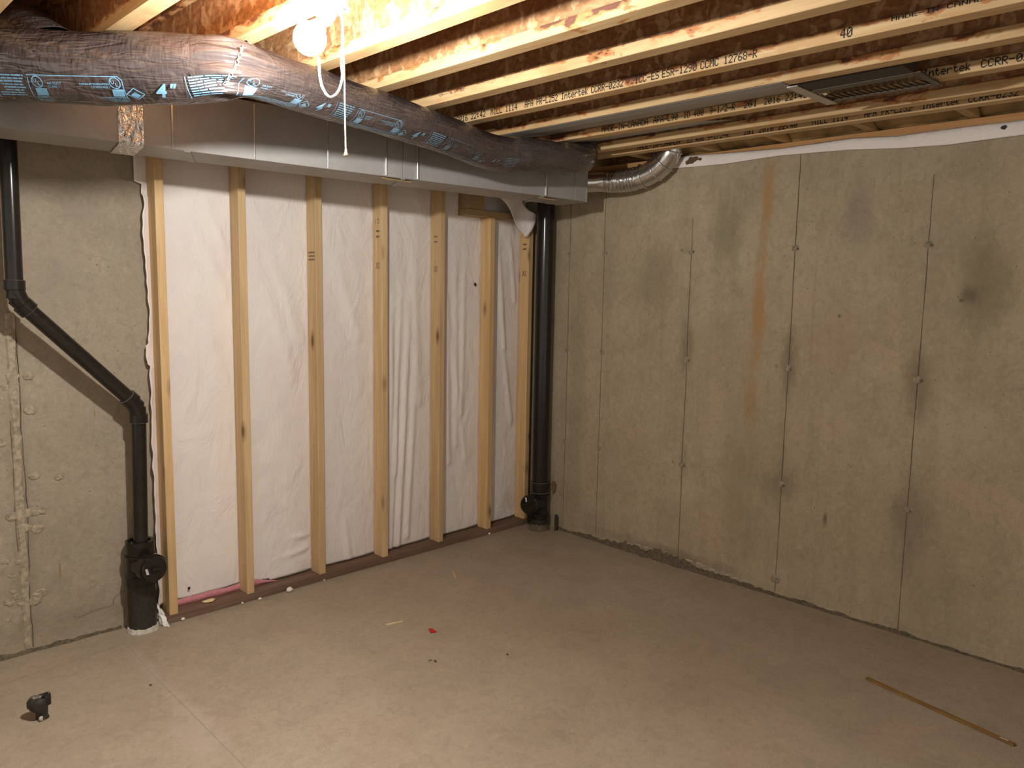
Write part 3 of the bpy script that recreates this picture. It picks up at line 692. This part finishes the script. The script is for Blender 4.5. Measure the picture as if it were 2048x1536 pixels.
tubeseg(54, 62, 'elbow_segment', M['shiny'], grow=.003); tubeseg(62, 70, 'elbow_segment', M['shiny'], grow=.001); tubeseg(70, 80, 'elbow_segment', M['shiny'], grow=.004)
for i in (54, 62, 70, 44):
    p = Vector(P[i][:3]); t = (Vector(P[i+1][:3])-Vector(P[i-1][:3])).normalized()
    G().lathe([(P[i][3]+.003, -.004), (P[i][3]+.008, -.002), (P[i][3]+.008, .002), (P[i][3]+.003, .004)], p, t, 28, cap=False).ob('seam_ring', M['shiny'], bp, smooth=True)
g = G(); c0 = Vector(P[2][:3])
t0 = (Vector(P[6][:3])-Vector(P[0][:3])).normalized()
G().lathe([(.058, -.012), (.072, -.012), (.072, .012), (.058, .012)], Vector(P[5][:3]), t0, 28).ob('collar', M['cleat'], bp, ang=.6)
for k in range(3):
    p = Vector(P[7+2*k][:3]); G().lathe([(.001, 0), (.007, 0), (.006, .004), (.001, .005)], p+Vector((-.7, -.5, 0)).normalized()*.055, (-.7, -.5, 0), 8).ob('screw', M['cleat'], bp)

# ------------------------------------------------------------------ flexible insulated duct (main run)
FP = [(-3.75, -.28, 2.21, .098), (-3.45, -.53, 2.21, .10), (-3.14, -.81, 2.212, .104), (-2.92, -1.03, 2.208, .104), (-2.72, -1.215, 2.212, .099), (-2.625, -1.285, 2.222, .082), (-2.44, -1.22, 2.235, .078), (-2.12, -1.11, 2.24, .078),
      (-1.84, -1.05, 2.238, .078), (-1.5, -.98, 2.222, .079), (-1.22, -.93, 2.205, .080), (-1.02, -.945, 2.215, .078), (-.86, -.965, 2.228, .072), (-.72, -.96, 2.235, .077), (-.58, -.93, 2.255, .078), (-.505, -.885, 2.31, .077), (-.50, -.86, 2.42, .077), (-.50, -.86, 2.53, .077)]
FC = crom(FP, 22); FCV = [Vector(p[:3]) for p in FC]; FR = [p[3] for p in FC]
cum = [0.0]
for a, b in zip(FCV, FCV[1:]): cum.append(cum[-1]+(b-a).length)
def wr_(s, th, r):
    """wrinkle height of the film"""
    lab = .25+.75*min(1, max(0, (abs((th+math.radians(47)+math.pi) % (2*math.pi)-math.pi)-.35)/.6))
    d = (.0042*nz(s*4-th*1.2, th*1.1+s*2, 1)+.0014*(1-abs(nz(s*6+th*1.6, th*.9, 3))*2.4))*lab+.004*nz(s*3.3, th*1.4, 6)
    for c_, am in ((1.50, .009), (3.48, .006)):
        e = math.exp(-((s-c_)/.05)**2); d += am*e*math.sin(th*9+s*16)
    return d
def flexP(s, th, off=0.0):
    s = max(0, min(cum[-1]-1e-6, s)); lo_ = 0; hi = len(cum)-1
    while hi-lo_ > 1:
        m = (lo_+hi)//2
        if cum[m] <= s: lo_ = m
        else: hi = m
    t = (s-cum[lo_])/max(1e-9, cum[hi]-cum[lo_]); c = FCV[lo_].lerp(FCV[hi], t); r = FR[lo_]+(FR[hi]-FR[lo_])*t
    a_ = FCV[max(0, lo_-1)]; b_ = FCV[min(len(FCV)-1, hi+1)]; T = (b_-a_).normalized()
    Tn = T.cross(Vector((0, 0, 1)))
    if abs(T.z) > .6: Tn = Vector((-.1, -1, 0))-T*T.dot(Vector((-.1, -1, 0)))
    Tn.normalize(); U = Tn.cross(T).normalized()
    return c+(Tn*math.cos(th)+U*math.sin(th))*(r+wr_(s, th, r)+off)
NS = int(cum[-1]/.011); NT_ = 84
vs = []; fs = []; uv = []
for i in range(NS+1):
    s = cum[-1]*i/NS
    for j in range(NT_): vs.append(flexP(s, 2*math.pi*j/NT_)); uv.append((s, j/NT_*.6))
for i in range(NS):
    for j in range(NT_): fs.append((i*NT_+j, i*NT_+(j+1) % NT_, (i+1)*NT_+(j+1) % NT_, (i+1)*NT_+j))
fd = empty('insulated_flexible_duct', (-2.0, -1.1, 2.1), label='black insulated flexible duct with blue print, slung in front of the trunk duct', cat='duct')
def put_uv(o_, uv_):
    l_ = o_.data.uv_layers.new(name='UVMap')
    for p in o_.data.polygons:
        us = [uv_[v] for v in p.vertices]; wrap = max(u[1] for u in us)-min(u[1] for u in us) > .3
        for li, u in zip(p.loop_indices, us): l_.data[li].uv = (u[0], u[1]+(.6 if wrap and u[1] < .3 else 0))
jk = fromv('duct_jacket', vs, fs, M['film'], fd, smooth=True); put_uv(jk, uv)
# printed labels wrapped on the film
TH0 = -math.radians(47)
def lab_fn(s0_, r_=.1, off=.0022):
    return lambda a, b: flexP(s0_+a, TH0+b/r_, off)
def stripq(f, a0, b0, a1, b1, n=8, w_=.0012):
    L = math.hypot(a1-a0, b1-b0); nx, ny = -(b1-b0)/L*w_, (a1-a0)/L*w_; v_ = []; q = []
    for i in range(n+1):
        t = i/n; a = a0+(a1-a0)*t; b = b0+(b1-b0)*t; v_ += [f(a+nx, b+ny), f(a-nx, b-ny)]
    for i in range(n): q.append((2*i, 2*i+1, 2*i+3, 2*i+2))
    return v_, q
def quadq(f, a0, b0, a1, b1, nx=6, ny=4, sh=0.0):
    return gridface(0, 1, nx, 0, 1, ny, lambda u, v: f(a0+(a1-a0)*u+sh*v, b0+(b1-b0)*v))
def ringq(f, ca, cb, R_, w_, n=22):
    v_ = []; q = []
    for i in range(n):
        g_ = 2*math.pi*i/n
        for rr in (R_, R_-w_): v_.append(f(ca+math.cos(g_)*rr, cb+math.sin(g_)*rr))
    for i in range(n): q.append((2*i, 2*i+1, (2*((i+1) % n))+1, 2*((i+1) % n)))
    return v_, q
def label_at(s0_, sc_=1.0, rr=.1, pm='print'):
    f0 = lab_fn(s0_, rr); f = lambda a, b: f0(a*sc_, b*sc_); A = G(); B = G()
    # frame
    for q in ((0, .036, .262, .036), (0, -.030, .27, -.030), (.003, .03, -.008, -.044), (.272, .026, .268, -.044), (.262, .036, .272, .026)): A.add(*stripq(f, *q, n=10))
    for ca in (.028, .250):
        A.add(*ringq(f, ca, .018, .0165, .0028))
        v_, q = flat_text('U', lambda a, b: f(ca-.0105+a, .016+b), .009, .0105, bold=.02); A.add(v_, q)
        v_, q = flat_text('L', lambda a, b: f(ca+.0005+a, .0085+b), .008, .0105, bold=.02); A.add(v_, q)
        A.add(*quadq(f, ca-.020, -.026, ca+.014, .000, sh=.006))
    for tx, a, b, w2 in (('AIR DUCT', .055, .012, .042), ('CLASS 1', .055, .003, .034), ('CONDUIT D\'AERATION', .148, .012, .084), ('CATEGORIE 1', .178, .003, .054)):
        v_, q = flat_text(tx, lambda x, y, a=a, b=b: f(a+x, b+y), w2, .0062, bold=.02); A.add(v_, q)
    for k_ in range(3):      # fine print under the frame line
        a = .0
        while a < .26:
            L = random.uniform(.01, .04); B.add(*stripq(f, a, -.036-.006*k_, min(a+L, .264), -.036-.006*k_, n=3, w_=.0016)); a += L+.003
    # diamond mark
    ca, cb = .298, -.016
    for q in ((ca-.026, cb, ca, cb+.020), (ca, cb+.020, ca+.026, cb), (ca+.026, cb, ca, cb-.020), (ca, cb-.020, ca-.026, cb)): A.add(*stripq(f, *q, n=3, w_=.0014))
    A.add([f(ca-.016, cb-.004), f(ca, cb-.015), f(ca+.014, cb-.005), f(ca, cb+.008)], [(0, 1, 2, 3)])
    # the size mark
    v_, q = flat_text('4', lambda a, b: f(.358+a, -.028+b), .036, .046, shear=.35, bold=.03); A.add(v_, q)
    v_, q = flat_text('"', lambda a, b: f(.404+a, .004+b), .020, .014, shear=.35, bold=.03); A.add(v_, q)
    # paragraph block
    for k_ in range(8):
        a = .462
        while a < .55:
            L = random.uniform(.012, .03); B.add(*stripq(f, a, .034-.0085*k_, min(a+L, .553-.003*k_), .034-.0085*k_, n=3, w_=.0020)); a += L+.0022
    A.add(*stripq(f, .452, .037, .452, -.036, n=5, w_=.001))
    A.ob('printed_label', M[pm], jk, label='light blue printed duct marking', kind='stuff')
    B.ob('printed_small_text', M[pm], jk, label='rows of small blue print', kind='stuff')
LS = .945
label_at(LS-.5625); label_at(LS)
label_at(LS+.5625, .93, .08, 'printmid'); label_at(LS+1.10, .93, .08, 'printmid'); label_at(LS+1.63, .93, .08, 'printdim')
# second flexible duct, top left
SP = crom([(-3.05, .06, 2.47, .085), (-3.052, -.18, 2.466, .088), (-3.055, -.40, 2.436, .092), (-3.05, -.58, 2.385, .098), (-3.03, -.74, 2.315, .10), (-3.0, -.86, 2.25, .10)], 14)
def flex2(i, th, off=0.0):
    p = Vector(SP[i][:3]); T = (Vector(SP[min(i+1, len(SP)-1)][:3])-Vector(SP[max(i-1, 0)][:3])).normalized()
    Tn = T.cross(Vector((0, 0, 1))).normalized(); U = Tn.cross(T)
    return p+(Tn*math.cos(th)+U*math.sin(th))*(SP[i][3]+off+.003*nz(i*.9+th, th*2)+.003*nz(i*.3, th, 4))
vs = []; fs = []; uv = []
for i in range(len(SP)):
    for j in range(48): vs.append(flex2(i, 2*math.pi*j/48)); uv.append((i*.03, j/48*.6))
for i in range(len(SP)-1):
    for j in range(48): fs.append((i*48+j, i*48+(j+1) % 48, (i+1)*48+(j+1) % 48, (i+1)*48+j))
f2 = empty('insulated_flexible_duct', (-3.05, -.4, 2.35), label='second black insulated duct cut off by the top left corner, above the main one', cat='duct')
j2 = fromv('duct_jacket', vs, fs, M['film'], f2, smooth=True); put_uv(j2, uv)
g = G()
for k_ in range(9):
    for q in range(3):
        i0 = 26+q*6; th = 1.05-.10*k_
        if k_ == 4 and q == 1: continue
        v_ = []; 
        for i in range(i0, i0+6): v_ += [flex2(i, th, .0018), flex2(i, th-.03, .0018)]
        g.add(v_, [(2*i, 2*i+1, 2*i+3, 2*i+2) for i in range(5)])
g.ob('printed_small_text', M['print'], j2, label='rows of small blue print', kind='stuff')

# chain that slings the duct from the joist
ch = empty('hanging_chain', (-2.57, -1.25, 2.32), label='thin zinc chain hanging from a joist, holding up the black duct left of the bulb', cat='chain')
CPT = crom([(-2.565, -1.255, 2.325), (-2.585, -1.315, 2.297)]+[tuple(flexP(1.515-.008*q, a, .006)) for q, a in enumerate((.62, .25, -.1, -.45, -.8))], 12)
cp = [Vector(p) for p in CPT]; acc = 0; nxt = 0; kk = 0
for a, b in zip(cp, cp[1:]):
    while nxt <= acc+(b-a).length:
        p = a.lerp(b, (nxt-acc)/(b-a).length); t = (b-a).normalized(); s_ = t.cross(Vector((-.6, -.75, 0))).normalized()
        e2 = s_ if kk % 2 == 0 else s_.cross(t)
        G().torus(p, t, e2, .0052, .0015, 10, 5, 1.45).ob('chain_link', M['chain'], ch, smooth=True); kk += 1; nxt += .0115
    acc += (b-a).length

# ------------------------------------------------------------------ sheet metal in the joist bays
def pan(nm, xw, xe, y0, y1, lab, zoff=0.0):
    prof = [(xw-.002, ZT-.003), (xe+.004, ZT-.003), (xe+.05, ZT+.004), (xe+.12, ZT+.016), (xe+.19, ZT+.030), (xe+.243, ZT+.039)]
    vs, fs = gridface(y0, y1, 24, 0, len(prof)-1, len(prof)-1, lambda y, k_: (prof[int(round(k_))][0], y, prof[int(round(k_))][1]+zoff+.0015*nz(y*5, k_)))
    o_ = fromv(nm, vs, fs, M['galvd'], smooth=False); o_.modifiers.new('s', 'SOLIDIFY').thickness = -.001
    return tag(o_, lab, 'duct')
pan('sheet_metal_pan', east[3]-WF, east[3], -2.27, -.80, 'grey sheet metal pan closing a joist bay, ending at the louvred grille')
pan('sheet_metal_pan', east[2]-WF*.2, east[2], -1.72, -.80, 'narrower grey sheet metal strip in the bay right of the long pan', .006)
# louvred return grille
gr = empty('return_air_grille', (-.83, -2.45, ZT), label='dark metal louvred air grille fixed between the joists near the right end', cat='grille')
GX0, GX1, GY0, GY1 = -.985, -.675, -2.66, -2.27; GZ = ZT-.010
def gz(x): return GZ+.0*(x-GX0)
G().box((GX0, GY1-.03, GZ), (GX1+.03, GY1+.012, GZ+.006)).ob('grille_frame', M['shiny'], gr, bevel=.001, seg=1, label='bright bent end flange')
G().box((GX0+.10, GY0, GZ), (GX0+.14, GY1-.03, GZ+.006)).ob('grille_frame', M['darkmetal'], gr, bevel=.001, seg=1)
G().box((GX1-.02, GY0, GZ), (GX1, GY1-.03, GZ+.006)).ob('grille_frame', M['darkmetal'], gr, bevel=.001, seg=1)
G().box((GX0+.10, GY0-.022, GZ), (GX1, GY0, GZ+.006)).ob('grille_frame', M['darkmetal'], gr, bevel=.001, seg=1)
G().prism([(GX0, GY0, GZ+.003), (GX0+.11, GY0, GZ+.003), (GX0+.11, GY0, GZ+.09), (GX0+.105, GY0, GZ+.09)], (0, 1, 0), GY1-GY0).ob('grille_box', M['void'], gr)
for k_ in range(15):
    y = GY0+.012+(GY1-.03-GY0-.024)*k_/14; pts = []
    vs = []; n_ = 8
    for i in range(n_+1):
        x = GX0+.14+(GX1-.02-GX0-.14)*i/n_; bow = .012*math.sin(math.pi*i/n_)
        vs += [(x, y+bow-.004, GZ+.002), (x, y+bow+.010, GZ+.014), (x, y+bow+.0085, GZ+.0155), (x, y+bow-.0055, GZ+.0035)]
    fs = []
    for i in range(n_):
        for q in range(4): fs.append((i*4+q, i*4+(q+1) % 4, (i+1)*4+(q+1) % 4, (i+1)*4+q))
    fromv('louvre_slat', vs, fs, M['darkmetal'], gr)

# ------------------------------------------------------------------ ABS drain pipes
lp = empty('drain_pipe', (-2.552, -.085, 0), label='black plastic drain pipe with slanted offset on the left, ending in a cleanout tee', cat='pipe')
pr = .0305
A0 = Vector((-2.99, -.16, 2.30)); A1 = Vector((-2.998, -.16, 1.50)); A2 = Vector((-2.545, -.115, 1.028)); A3 = Vector((-2.552, -.095, .40))
def seg(a, b, r, nm, mat, par, **k_): return G().tube([a, b], r, 28).ob(nm, mat, par, ang=.6, **k_)
seg(A0, A1, pr, 'upper_pipe', M['abs'], lp); seg(A1, A2, pr, 'slanted_pipe', M['abs'], lp); seg(A2, A3, pr, 'lower_pipe', M['abs'], lp)
def bend(a, b, c, R_, r, nm):
    d1 = (a-b).normalized(); d2 = (c-b).normalized(); pts = []
    for i in range(11):
        t = i/10; p = (b+d1*R_)*(1-t)**2+b*2*t*(1-t)+(b+d2*R_)*t*t; pts.append(p)
    o_ = G().tube(pts, r, 28).ob(nm, M['abs'], lp, ang=.6)
    for dd_, nm2 in ((d1, 'hub'), (d2, 'hub')):
        G().lathe([(r, 0), (r+.004, .002), (r+.004, .036), (r, .038)], b+dd_*R_*.55, dd_, 28).ob(nm2, M['abs'], lp, ang=.6)
        G().lathe([(pr+.0003, 0), (r+.0043, .0004), (r+.0043, .0014), (pr+.0003, .0018)], b+dd_*(R_*.55+.0375), dd_, 28).ob('solvent_line', M['absgray'], lp, ang=.6)
bend(A0, A1, A2, .055, .0335, 'bend_fitting'); bend(A1, A2, A3, .055, .0335, 'bend_fitting')
def cleanout(par, c, br, zbase, hubs, capdist, r=.0585, tilt=0.0, sticker=True, top_open=True):
    """stack tee: c = (x,y), br = branch direction"""
    cx, cy = c; z0, z1, z2, z3 = hubs      # foot pipe top, tee bottom hub top, tee top hub bottom, top
    G().lathe([(r, -.02), (r, z0), (r+.0005, z0+.001)], (cx, cy, 0), (0, 0, 1), 36).ob('stack_pipe', M['absdust'], par, ang=.6)
    body = [(r+.004, z0), (r+.0085, z0+.003), (r+.0085, z1), (r+.002, z1+.006), (r+.001, z2-.004), (r+.008, z2)]
    tb = G().lathe(body+[(r+.0085, z2+.004), (r+.004, z2+.008)], (cx, cy, 0), (0, 0, 1), 36).ob('tee_body', M['abs'], par, ang=.5)
    G().lathe([(r-.001, z2+.006), (r+.001, z2+.010), (r+.001, z3), (r-.004, z3), (r-.012, z3-.001), (r-.012, z3-.018)], (cx, cy, 0), (0, 0, 1), 36, cap=False).ob('tee_hub', M['abs'], tb, ang=.5)
    if top_open:
        G().lathe([(r-.012, z3-.016), (pr+.006, z3-.016), (pr+.005, z3-.006), (pr+.001, z3-.006), (pr+.001, z3-.02)], (cx, cy, 0), (0, 0, 1), 36, cap=False).ob('reducer_ring', M['absgray'], par, ang=.5)
    b = Vector(br).normalized(); zc = (z1+z2)/2+.004; o = Vector((cx, cy, zc))
    G().lathe([(r*.95, 0), (r*.95, capdist-.045), (r+.006, capdist-.04), (r+.006, capdist-.008), (r*.9, capdist-.006)], o, b, 36).ob('tee_branch', M['abs'], tb, ang=.5)
    o2 = o+b*(capdist-.008); side = b.cross(Vector((0, 0, 1))).normalized(); up = side.cross(b)
    cap_ = G().lathe([(r-.002, 0), (r-.001, .004), (r-.001, .014), (r-.004, .018), (r-.010, .018)], o2, b, 36).ob('cleanout_cap', M['abs'], par, ang=.5)
    G().obox(o2+b*.024+up*.004, side*.017, up*.0065, b*.007).ob('cap_grip', M['abs'], cap_, bevel=.002)
    if sticker:
        q = o2+b*.0187+side*(.036 if top_open else .012)+up*(-.002 if top_open else .034)
        G().obox(q, (side*.0050+up*.0), (up*.0125+side*.003), b*.0003).ob('sticker', M['white'], cap_, label='small white barcode sticker')
        for k_ in range(5): G().obox(q+up*(-.007+.0035*k_)+side*(-.0017+.0008*k_), side*.0028, up*.0007, b*.0006).ob('sticker_bar', M['ink'], cap_)
cleanout(lp, (-2.552, -.080), (.14, -.98, .02), 0, (.215, .262, .348, .418), .118)
# mortar collar on the slab
g = G(); n = 40; vs = []; fs = []
for i in range(n):
    a = 2*math.pi*i/n; w_ = .008+.012*abs(nz(math.cos(a)*2, math.sin(a)*2, 4)); h = .006+.006*nz(math.cos(a)*3, math.sin(a)*3, 9)
    for rr, hh in ((.056, .016+h), (.060+w_*.4, .012+h), (.060+w_, .001)): vs.append((-2.552+rr*math.cos(a), -.080+rr*math.sin(a), hh))
for i in range(n):
    for q in range(2): fs.append((i*3+q, ((i+1) % n)*3+q, ((i+1) % n)*3+q+1, i*3+q+1))
fromv('mortar_collar', vs, fs, M['plaster'], lp, label='cracked pale mortar ring at the slab')
# corner stack
rp = empty('drain_pipe', (-.09, -.235, 0), label='thick black vertical drain pipe in the far corner, with a cleanout near the floor', cat='pipe')
PX, PY = -.092, -.235
G().lathe([(.0555, .325), (.0555, 2.30)], (PX, PY, 0), (0, 0, 1), 40).ob('upright_pipe', M['abs'], rp, ang=.6)
cleanout(rp, (PX, PY), (-.97, -.24, .12), 0, (.075, .115, .232, .262), .150, r=.0555, sticker=True, top_open=False)
G().lathe([(.0558, .255), (.060, .257), (.060, .318), (.057, .322), (.0558, .322)], (PX, PY, 0), (0, 0, 1), 36).ob('hub', M['abs'], rp, ang=.6)
for z in (.250, .318): G().lathe([(.0560, z), (.0625, z+.0005), (.0625, z+.0035), (.0560, z+.004)], (PX, PY, 0), (0, 0, 1), 36).ob('solvent_line', M['absgray'], rp, ang=.6)
vs = []; fs = []
for i in range(n):
    a = 2*math.pi*i/n; w_ = .012+.014*abs(nz(math.cos(a)*2, math.sin(a)*2, 14)); h = .01*nz(math.cos(a)*3, math.sin(a)*3, 19)
    for rr, hh in ((.0565, .040+h), (.062, .022+h), (.058+w_, .001)): vs.append((PX+rr*math.cos(a), PY+rr*math.sin(a), hh))
for i in range(n):
    for q in range(2): fs.append((i*3+q, ((i+1) % n)*3+q, ((i+1) % n)*3+q+1, i*3+q+1))
fromv('mortar_collar', vs, fs, M['gap'], rp)
st = G().prism([(-.055, -.300, .262), (-.018, -.305, .258), (-.004, -.300, .285), (-.030, -.312, .322), (-.050, -.306, .330), (-.062, -.300, .290)], (.25, -.6, .1), .002)
st = st.ob('pipe_strap_scrap', M['plate']); tag(st, 'bent brown scrap stuck behind the corner drain pipe above its cleanout', 'scrap')
o = G().lathe([(.010, 0), (.010, .105), (.0075, .105), (.0075, .09)], (-.035, -.335, 0), (0, 0, 1), 16).ob('pipe_stub', M['absdust'], ang=.6)
tag(o, 'short thin grey pipe stub standing on the floor in the corner', 'pipe')

# floor stub, left foreground
stub = empty('floor_pipe_stub', (-3.088, -.60, 0), label='short ragged black pipe stub standing up from the floor at lower left', cat='pipe')
def lumpy(c, prof, seed, amp, n=26):
    v_ = []; q = []
    for r, h, ox in prof:
        for i in range(n):
            a = 2*math.pi*i/n; rr = r*(1+amp*nz(math.cos(a)*1.5+seed, math.sin(a)*1.5, h*40)); v_.append((c[0]+ox+rr*math.cos(a), c[1]-ox*.5+rr*math.sin(a), h+.004*amp*8*nz(a, seed)*(h > .06)))
    for j in range(len(prof)-1):
        for i in range(n): q.append((j*n+i, j*n+(i+1) % n, (j+1)*n+(i+1) % n, (j+1)*n+i))
    q.append(tuple(range((len(prof)-1)*n, len(prof)*n))); return v_, q
v_, q = lumpy((-3.086, -.60), [(.024, 0, .004), (.019, .012, .004), (.021, .026, .002), (.029, .036, -.004), (.0325, .046, -.006), (.0325, .066, -.006), (.029, .078, -.004), (.023, .0815, -.003), (.020, .078, -.003)], 3, .22)
fromv('stub_body', v_, q, M['absdust'], stub, smooth=True)
v_, q = lumpy((-3.066, -.612), [(.012, .05, 0), (.0125, .075, 0), (.011, .088, .001), (.006, .093, .001)], 6, .3, 14)
fromv('ragged_lip', v_, q, M['abs'], stub, smooth=True)
v_, q = lumpy((-3.094, -.595), [(.017, .077, 0), (.012, .0815, 0)], 6, .3, 16); fromv('plug', v_, q, M['cleat'], stub, smooth=True, label='shiny cut rim')
blobmesh('mortar_dab', stub, M['plaster'], (-3.092, -.628, .012), .008, 'y', 4, .5)

# ------------------------------------------------------------------ lamp
LX, LY = -2.574, -1.752
lamp = empty('ceiling_lamp', (LX, LY, ZT), label='bare glowing bulb in a white lampholder with looped cord and pull string', cat='lamp')
G().lathe([(.056, 0), (.058, -.006), (.055, -.016), (.040, -.024), (.028, -.030)], (LX, LY, ZT-.001), (0, 0, 1), 36).ob('lampholder_base', M['white'], lamp, ang=.6)
mt = Vector((LX, LY, ZT-.028)); ax = (BULB-mt).normalized()
L0 = (BULB-mt).length
G().lathe([(.022, -.01), (.0235, .012), (.021, .034), (.019, .040)], mt, ax, 28).ob('socket', M['white'], lamp, ang=.6)
RB = .043
prof = [(.0135, L0-.085), (.015, L0-.070), (.0215, L0-.055)]
for i in range(14):
    a = math.radians(128-i*128/13.0); prof.append((max(.0005, RB*math.sin(a)), L0-RB*math.cos(a)))
prof[2] = (.024, L0-.050)
bulb_ob = G().lathe(prof, mt, ax, 36).ob('bulb_glass', M['bulb'], lamp, smooth=True, label='glowing frosted glass bulb')
g = G()
for k_ in range(4): g.lathe([(.0135, .034+k_*.004), (.0150, .036+k_*.004), (.0135, .038+k_*.004)], mt, ax, 24, cap=False)
g.ob('screw_cap', M['cleat'], lamp, smooth=True)
sd = Vector((.69, -.72, 0)).normalized(); toc = Vector((-.5, -.86, 0)).normalized()
def cpt(dx, z, dy=0.0): return tuple(Vector((LX, LY, 0))+Vector((.715, .70, 0)).normalized()*0+Vector((.7130, -.7011, 0))*dx+toc*dy+Vector((0, 0, z)))
# camera-right horizontal is (cos yaw, sin yaw)
RT = Vector((math.cos(YAW), math.sin(YAW), 0))
def cpt(dx, z, dy=0.0): return tuple(Vector((LX, LY, 0))+RT*dx+toc*dy+Vector((0, 0, z)))
lc = crom([cpt(.030, 2.300, .01), cpt(.036, 2.24, .02), cpt(.032, 2.16, .02), cpt(.034, 2.12, .02), cpt(.022, 2.082, .02), cpt(.001, 2.068, .02), cpt(-.016, 2.085, .02), cpt(-.026, 2.12, .02), cpt(-.028, 2.17, .022)], 8)
G().tube(lc, .0032, 10).ob('looped_cord', M['cord'], lamp, smooth=True)
pc = crom([cpt(.036, 2.300, .012), cpt(.038, 2.2, .026), cpt(.040, 2.1, .026), cpt(.0405, 2.0, .026), cpt(.042, 1.925, .026)], 8)
G().tube(pc, .0021, 8).ob('pull_string', M['cord'], lamp, smooth=True)
G().lathe([(.0022, .010), (.0030, .004), (.0055, -.004), (.0058, -.008), (.003, -.010)], cpt(.042, 1.922, .026), (0, 0, 1), 14).ob('pull_bell', M['sliver'], lamp, smooth=True, label='small cream bell end')

# ------------------------------------------------------------------ things on the floor
a = Vector((-.561, -2.539, .005)); b = Vector((-.664, -3.089, .005)); d = (b-a)/2; s_ = Vector((-d.y, d.x, 0)).normalized()
o = empty('wooden_stick', tuple((a+b)/2-Vector((0, 0, .005))), label='long thin brown wooden stick lying on the floor at lower right', cat='stick')
G().obox((a+b)/2, d, s_*.0085, (0, 0, .0045)).ob('stick_body', M['stick'], o, bevel=.002)
G().obox(b-d.normalized()*.035+Vector((0, 0, .0047)), d.normalized()*.014, s_*.0032, (0, 0, .0005)).ob('pale_notch', M['plaster'], o, bevel=.0003, label='pale worn notch near the end')
o = G().prism([(-1.614, -1.000, .002), (-1.586, -1.012, .002), (-1.590, -.978, .010), (-1.606, -.972, .011)], (0, 0, 1), .0015).ob('red_plastic_scrap', M['red']); tag(o, 'small red plastic scrap lying in the middle of the floor', 'scrap')
o = G().prism([(-1.712, -.785, .001), (-1.632, -.806, .001), (-1.630, -.812, .001), (-1.711, -.796, .001)], (0, 0, 1), .0025).ob('wood_sliver', M['sliver']); tag(o, 'pale wood sliver on the floor left of the red scrap', 'wood sliver')
o = G().prism([(-1.085, -.55, .001), (-1.03, -.46, .001), (-1.028, -.462, .001), (-1.081, -.553, .001)], (0, 0, 1), .002).ob('wood_sliver', M['sliver']); tag(o, 'very thin pale straw on the floor beyond the red scrap', 'wood sliver')
def crumb(nm, c, r, mat, lab, cat, seed, el=1.0, flat=.6):
    v_ = []; q = []
    n = 9
    for j in range(5):
        ph = math.pi*j/4-math.pi/2
        for i in range(n):
            g_ = 2*math.pi*i/n; k_ = 1+.45*nz(math.cos(g_)*2+seed, math.sin(g_)*2, j+seed)
            v_.append((c[0]+r*el*math.cos(ph)*math.cos(g_)*k_, c[1]+r*math.cos(ph)*math.sin(g_)*k_, max(c[2], c[2]+r*flat*(1+math.sin(ph))*k_)))
    for j in range(4):
        for i in range(n): q.append((j*n+i, j*n+(i+1) % n, (j+1)*n+(i+1) % n, (j+1)*n+i))
    o_ = fromv(nm, v_, q, mat, smooth=True); return tag(o_, lab, cat)
fm = [((-2.384, -.113, .001), .0075, 'nearest the left pipe'), ((-2.093, -.113, .001), .005, 'below the second stud'), ((-2.006, -.124, .0), .007, 'just right of the second stud'),
      ((-1.846, -.128, .0), .013, 'the largest, between second and third studs'), ((-1.634, -.112, .001), .004, 'right of the third stud'), ((-.426, -.112, .001), .0065, 'below the sixth stud')]
for i, (c, r, t) in enumerate(fm): tag(crumb('foam_bit', c, r, M['foam'], 'small white foam bit at the sole plate, '+t, 'foam bit', i*3.3, 1.4, 1.0), group='foam bits along the sole plate')
crumb('foam_blob', (-2.24, -.062, .038), .02, M['sliver'], 'flat pale foam blob on top of the sole plate in the first bay', 'foam blob', 4.4, 1.5, .22)
vs, fs = gridface(0, 1, 8, 0, 1, 14, lambda a, b: (-2.485+.028*a+.010*nz(a*3, b*4), -.075-.055*a*(1-b)-.02*(1-b)+.012*nz(a*4, b*5, 3), .002+.10*b*(1-.5*a)))
o = fromv('torn_paper', vs, fs, M['white'], smooth=True); o.modifiers.new('s', 'SOLIDIFY').thickness = .001
tag(o, 'torn white scrap between the left pipe and the sole plate end', 'scrap')
for i, (x, y, r, t) in enumerate([(-1.770, -1.226, .006, 'largest of the cluster'), (-1.776, -1.205, .0035, 'cluster, upper'), (-1.784, -1.203, .003, 'cluster, upper left'), (-1.502, -1.388, .005, 'alone right of the cluster'), (-2.715, -.63, .005, 'alone near the floor crack'), (-.58, -2.73, .003, 'by the wooden stick')]):
    tag(crumb('dirt_crumb', (x, y, 0), r, M['speck'], 'tiny dark dirt crumb on the floor, '+t, 'crumb', i*2.1), group='dirt crumbs on the floor')
